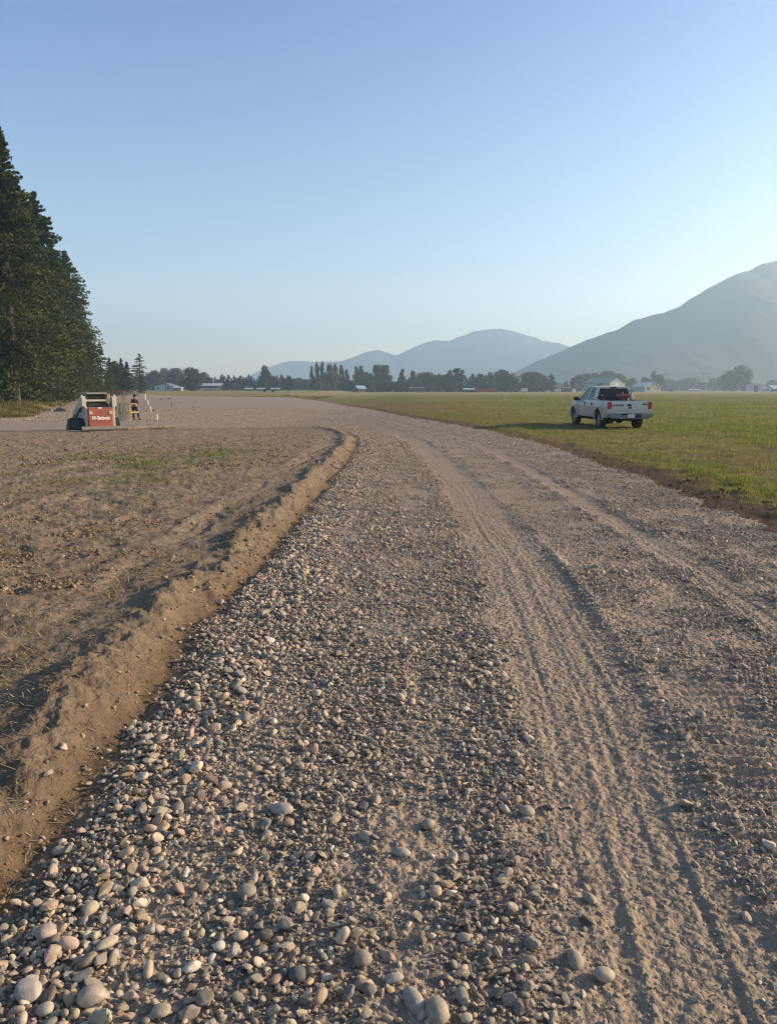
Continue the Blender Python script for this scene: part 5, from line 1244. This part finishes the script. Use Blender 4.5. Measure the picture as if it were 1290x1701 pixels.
s_ = 440 / 1278; x, y = at(845.5, 440); e = empty('flat_trailer', (x, y, gz1(x, y))); tag(e, 'low pale flatbed trailer in the field between red containers and camper', 'trailer')
m = MB(); m.box((-5.5 * s_, 0, .7), (5.5 * s_, 2, .9), bev=.02); m.build('deck', Cr, e); m = MB()
for xx in (-.6, .3): m.cyl((xx, -.05, .35), (xx, .15, .35), .35); 
m.build('wheel', M_rubber, e)
x, y = at(948, 430); e = empty('storage_tank', (x, y, gz1(x, y))); tag(e, 'small white upright tank with a domed top by the little conifer', 'tank'); m = MB(); m.lathe([(.0, -.1), (.8, -.1), (.8, 1.4), (.7, 1.8), (.35, 2.1), (0, 2.15)], 'z', 20); m.build('body', Wt, e, True); m = MB(); m.cyl((0, 0, 2.1), (0, 0, 2.3), .2); m.build('lid', M_black, e)
# corral
s_ = 455 / 1278; x, y = at(726.5, 455); e = empty('corral', (x, y, gz1(x, y))); tag(e, 'dark weathered timber corral right of the low dark barn', 'corral'); g = random.Random(9)
m = MB(); [m.box((-4.6 + i * .75, g.uniform(-.1, .1), -.2), (-4.6 + i * .75 + .16, .16, g.uniform(1.0, 1.7))) for i in range(13)]; m.build('posts', M_gwood, e)
m = MB(); [m.box((-4.7, -.08, z_), (4.7, -.02, z_ + .2)) for z_ in (.3, .7, 1.1)]; m.build('rails', Br, e)
# poles
M_pole = simple('grey timber pole', (.16, .13, .11), .9)
def pole(px, ytop, d, lab, arm=0.0, arms=1, twin=0.0, r_=.16):
    x, y = at(px, d); z = gz1(x, y); H = CAMZ + (647 - ytop) / 1278 * d - z; e = empty('utility_pole', (x, y, z)); tag(e, lab, 'pole')
    for xx in ((0,) if not twin else (-twin / 2, twin / 2)):
        m = MB(); m.cyl((xx, 0, -.5), (xx, 0, H), r_, r_ * .7, n=10); m.build('pole', M_pole, e, True)
    if arm:
        for k_ in range(arms):
            m = MB(); m.box((-arm / 2, -.12, H - .6 - k_), (arm / 2, .0, H - .35 - k_)); a_ = m.build('crossarm', M_pole, e)
            m = MB(); [m.cyl((q * arm * .46, -.06, H - .35 - k_), (q * arm * .46, -.06, H - .05 - k_), .07, n=8) for q in (-1, 0, 1)]; m.build('insulators', M_gwood, a_)
pole(280.3, 617, 400, 'tall pale utility pole standing before the white house', 0, r_=.17); pole(297.3, 630, 430, 'short slim utility pole right of the white house', 0, r_=.12)
pole(1098.5, 621.5, 640, 'left pair of power poles joined by one crossarm, above the blue roofed shed', 8, 1, 3.6)
pole(1164.5, 620.5, 620, 'right twin power poles with a crossarm, standing in the open field', 8.5, 1, 4.6)
pole(1286.5, 610.5, 520, 'single power pole with a crossarm near the right edge', 5.5, 1)
# wire fence along the far side of the field
e = empty('wire_fence', (0, 0, 0)); tag(e, 'thin wire fence with dark posts across the far straw coloured strip', 'fence')
fp = [gp(481 + i * 8.2, 262 + i * 1.2) for i in range(30)]
for i, p in enumerate(fp):
    m = MB(); m.cyl((p[0], p[1], p[2] - .2), (p[0], p[1], p[2] + (1.5 if i == 0 else 1.15)), .13 if i == 0 else .07, n=7); m.build('post', M_gwood if i else Dk, e)
m = MB()
for i in range(29):
    for h in (.5, .85, 1.1): m.bar(Vector(fp[i]) + Vector((0, 0, h)), Vector(fp[i + 1]) + Vector((0, 0, h)), .012)
m.build('wires', M_gwood, e)
for (px, d, hp, wp, lab) in ((442, 300, 6, 5, 'small dark round shrub in the orange straw strip, left of two'), (455.5, 300, 4, 4.5, 'small dark round shrub in the orange straw strip, right of two')):
    x, y = at(px, d); z = gz1(x, y); h = hp / 1278 * d; tree('shrub', 'rnd0', x, y, h, lab, None, wide=wp / hp * .95)
# brush pile on the mound
x, y = at(176, 196); rgb = np.random.default_rng(77); n = 2600
px_ = x + rgb.normal(0, 3.2, n); py_ = y + rgb.normal(0, 3, n)
blades('brush_pile', 'dark dead brush on top of the grassy mound behind the loader', px_, py_, rgb.uniform(.3, 1.0, n), rgb.uniform(.05, .14, n), rgb, np.array([(.09, .065, .045)]) * rgb.uniform(.6, 1.5, (n, 1)), M_straw, 'brush', 1.6)
# ---------------------------------------------------------------- mountains and haze
M_mtn = simple('forested mountain', (.010, .018, .026), .95, var=.15, scale=.012)
def mountain(name, prof, D, depth, seed, amp):
    px = np.array([p[0] for p in prof], float); zz = np.array([(647 - p[1]) / 1278 * D for p in prof])
    xs = np.linspace((px[0] - 645) / 1278 * D, (px[-1] - 645) / 1278 * D, 400); ys = np.linspace(-1, 1, 140)
    X, T = np.meshgrid(xs, ys, indexing='ij')
    ridge = np.interp(X, (px - 645) / 1278 * D, zz)
    ridge = ridge + (fbm(X, X * 0, 60, 4, seed) - .5) * amp * .5
    Y = D + T * depth + (fbm(X, X * 0 + 3, 500, 3, seed + 1) - .5) * depth * .3
    f = 1 - np.abs(T) ** 1.15
    gul = 1 - np.abs(2 * fbm(X + .25 * Y, Y * .35, 150, 4, seed + 2) - 1); Z = ridge * f + ((fbm(X + .6 * Y, Y, 260, 5, seed + 2) - .5) * .9 + (gul - .8) * .7) * amp * np.abs(T) * f * 2 - 6
    V = np.stack([X, Y, Z], 2).reshape(-1, 3); n1, n2 = X.shape
    i, j = np.meshgrid(np.arange(n1 - 1), np.arange(n2 - 1), indexing='ij'); a = (i * n2 + j).ravel()
    o = mobj(name, npmesh(name, V, np.stack([a, a + n2, a + n2 + 1, a + 1], 1), True), M_mtn); tag(o, kind='structure')
mountain('mountain', [(820, 640), (850, 613), (880, 598), (935, 573), (1000, 548), (1060, 525), (1100, 511), (1150, 481), (1200, 459), (1250, 441), (1290, 431), (1360, 417), (1450, 410), (1600, 430), (1900, 600)], 1750, 520, 3, 26)
mountain('mountain', [(520, 640), (555, 602), (590, 590), (608, 583), (627, 580), (642, 583), (657, 588), (675, 580), (700, 569), (722, 565), (745, 565), (780, 553), (805, 548), (825, 546), (845, 550), (870, 558), (900, 566), (930, 573), (980, 590), (1060, 610), (1200, 640)], 3300, 500, 8, 22)
mountain('mountain', [(380, 640), (440, 612), (470, 601), (488, 598), (520, 600), (560, 599), (620, 604), (700, 610), (800, 640)], 3950, 300, 13, 14)
hz = MB(); hz.box((-4350, -4350, -14), (4350, 4350, 335))
mh, t, b = newmat('haze'); t.nodes.remove(b)
pv = nd(t, 'ShaderNodeVolumePrincipled'); pv.inputs['Color'].default_value = (.62, .83, 1.0, 1); pv.inputs['Density'].default_value = 4.2e-4
pv.inputs['Anisotropy'].default_value = .5
t.links.new(pv.outputs[0], t.nodes['Material Output'].inputs['Volume'])
o = hz.build('haze', mh); tag(o, kind='stuff')
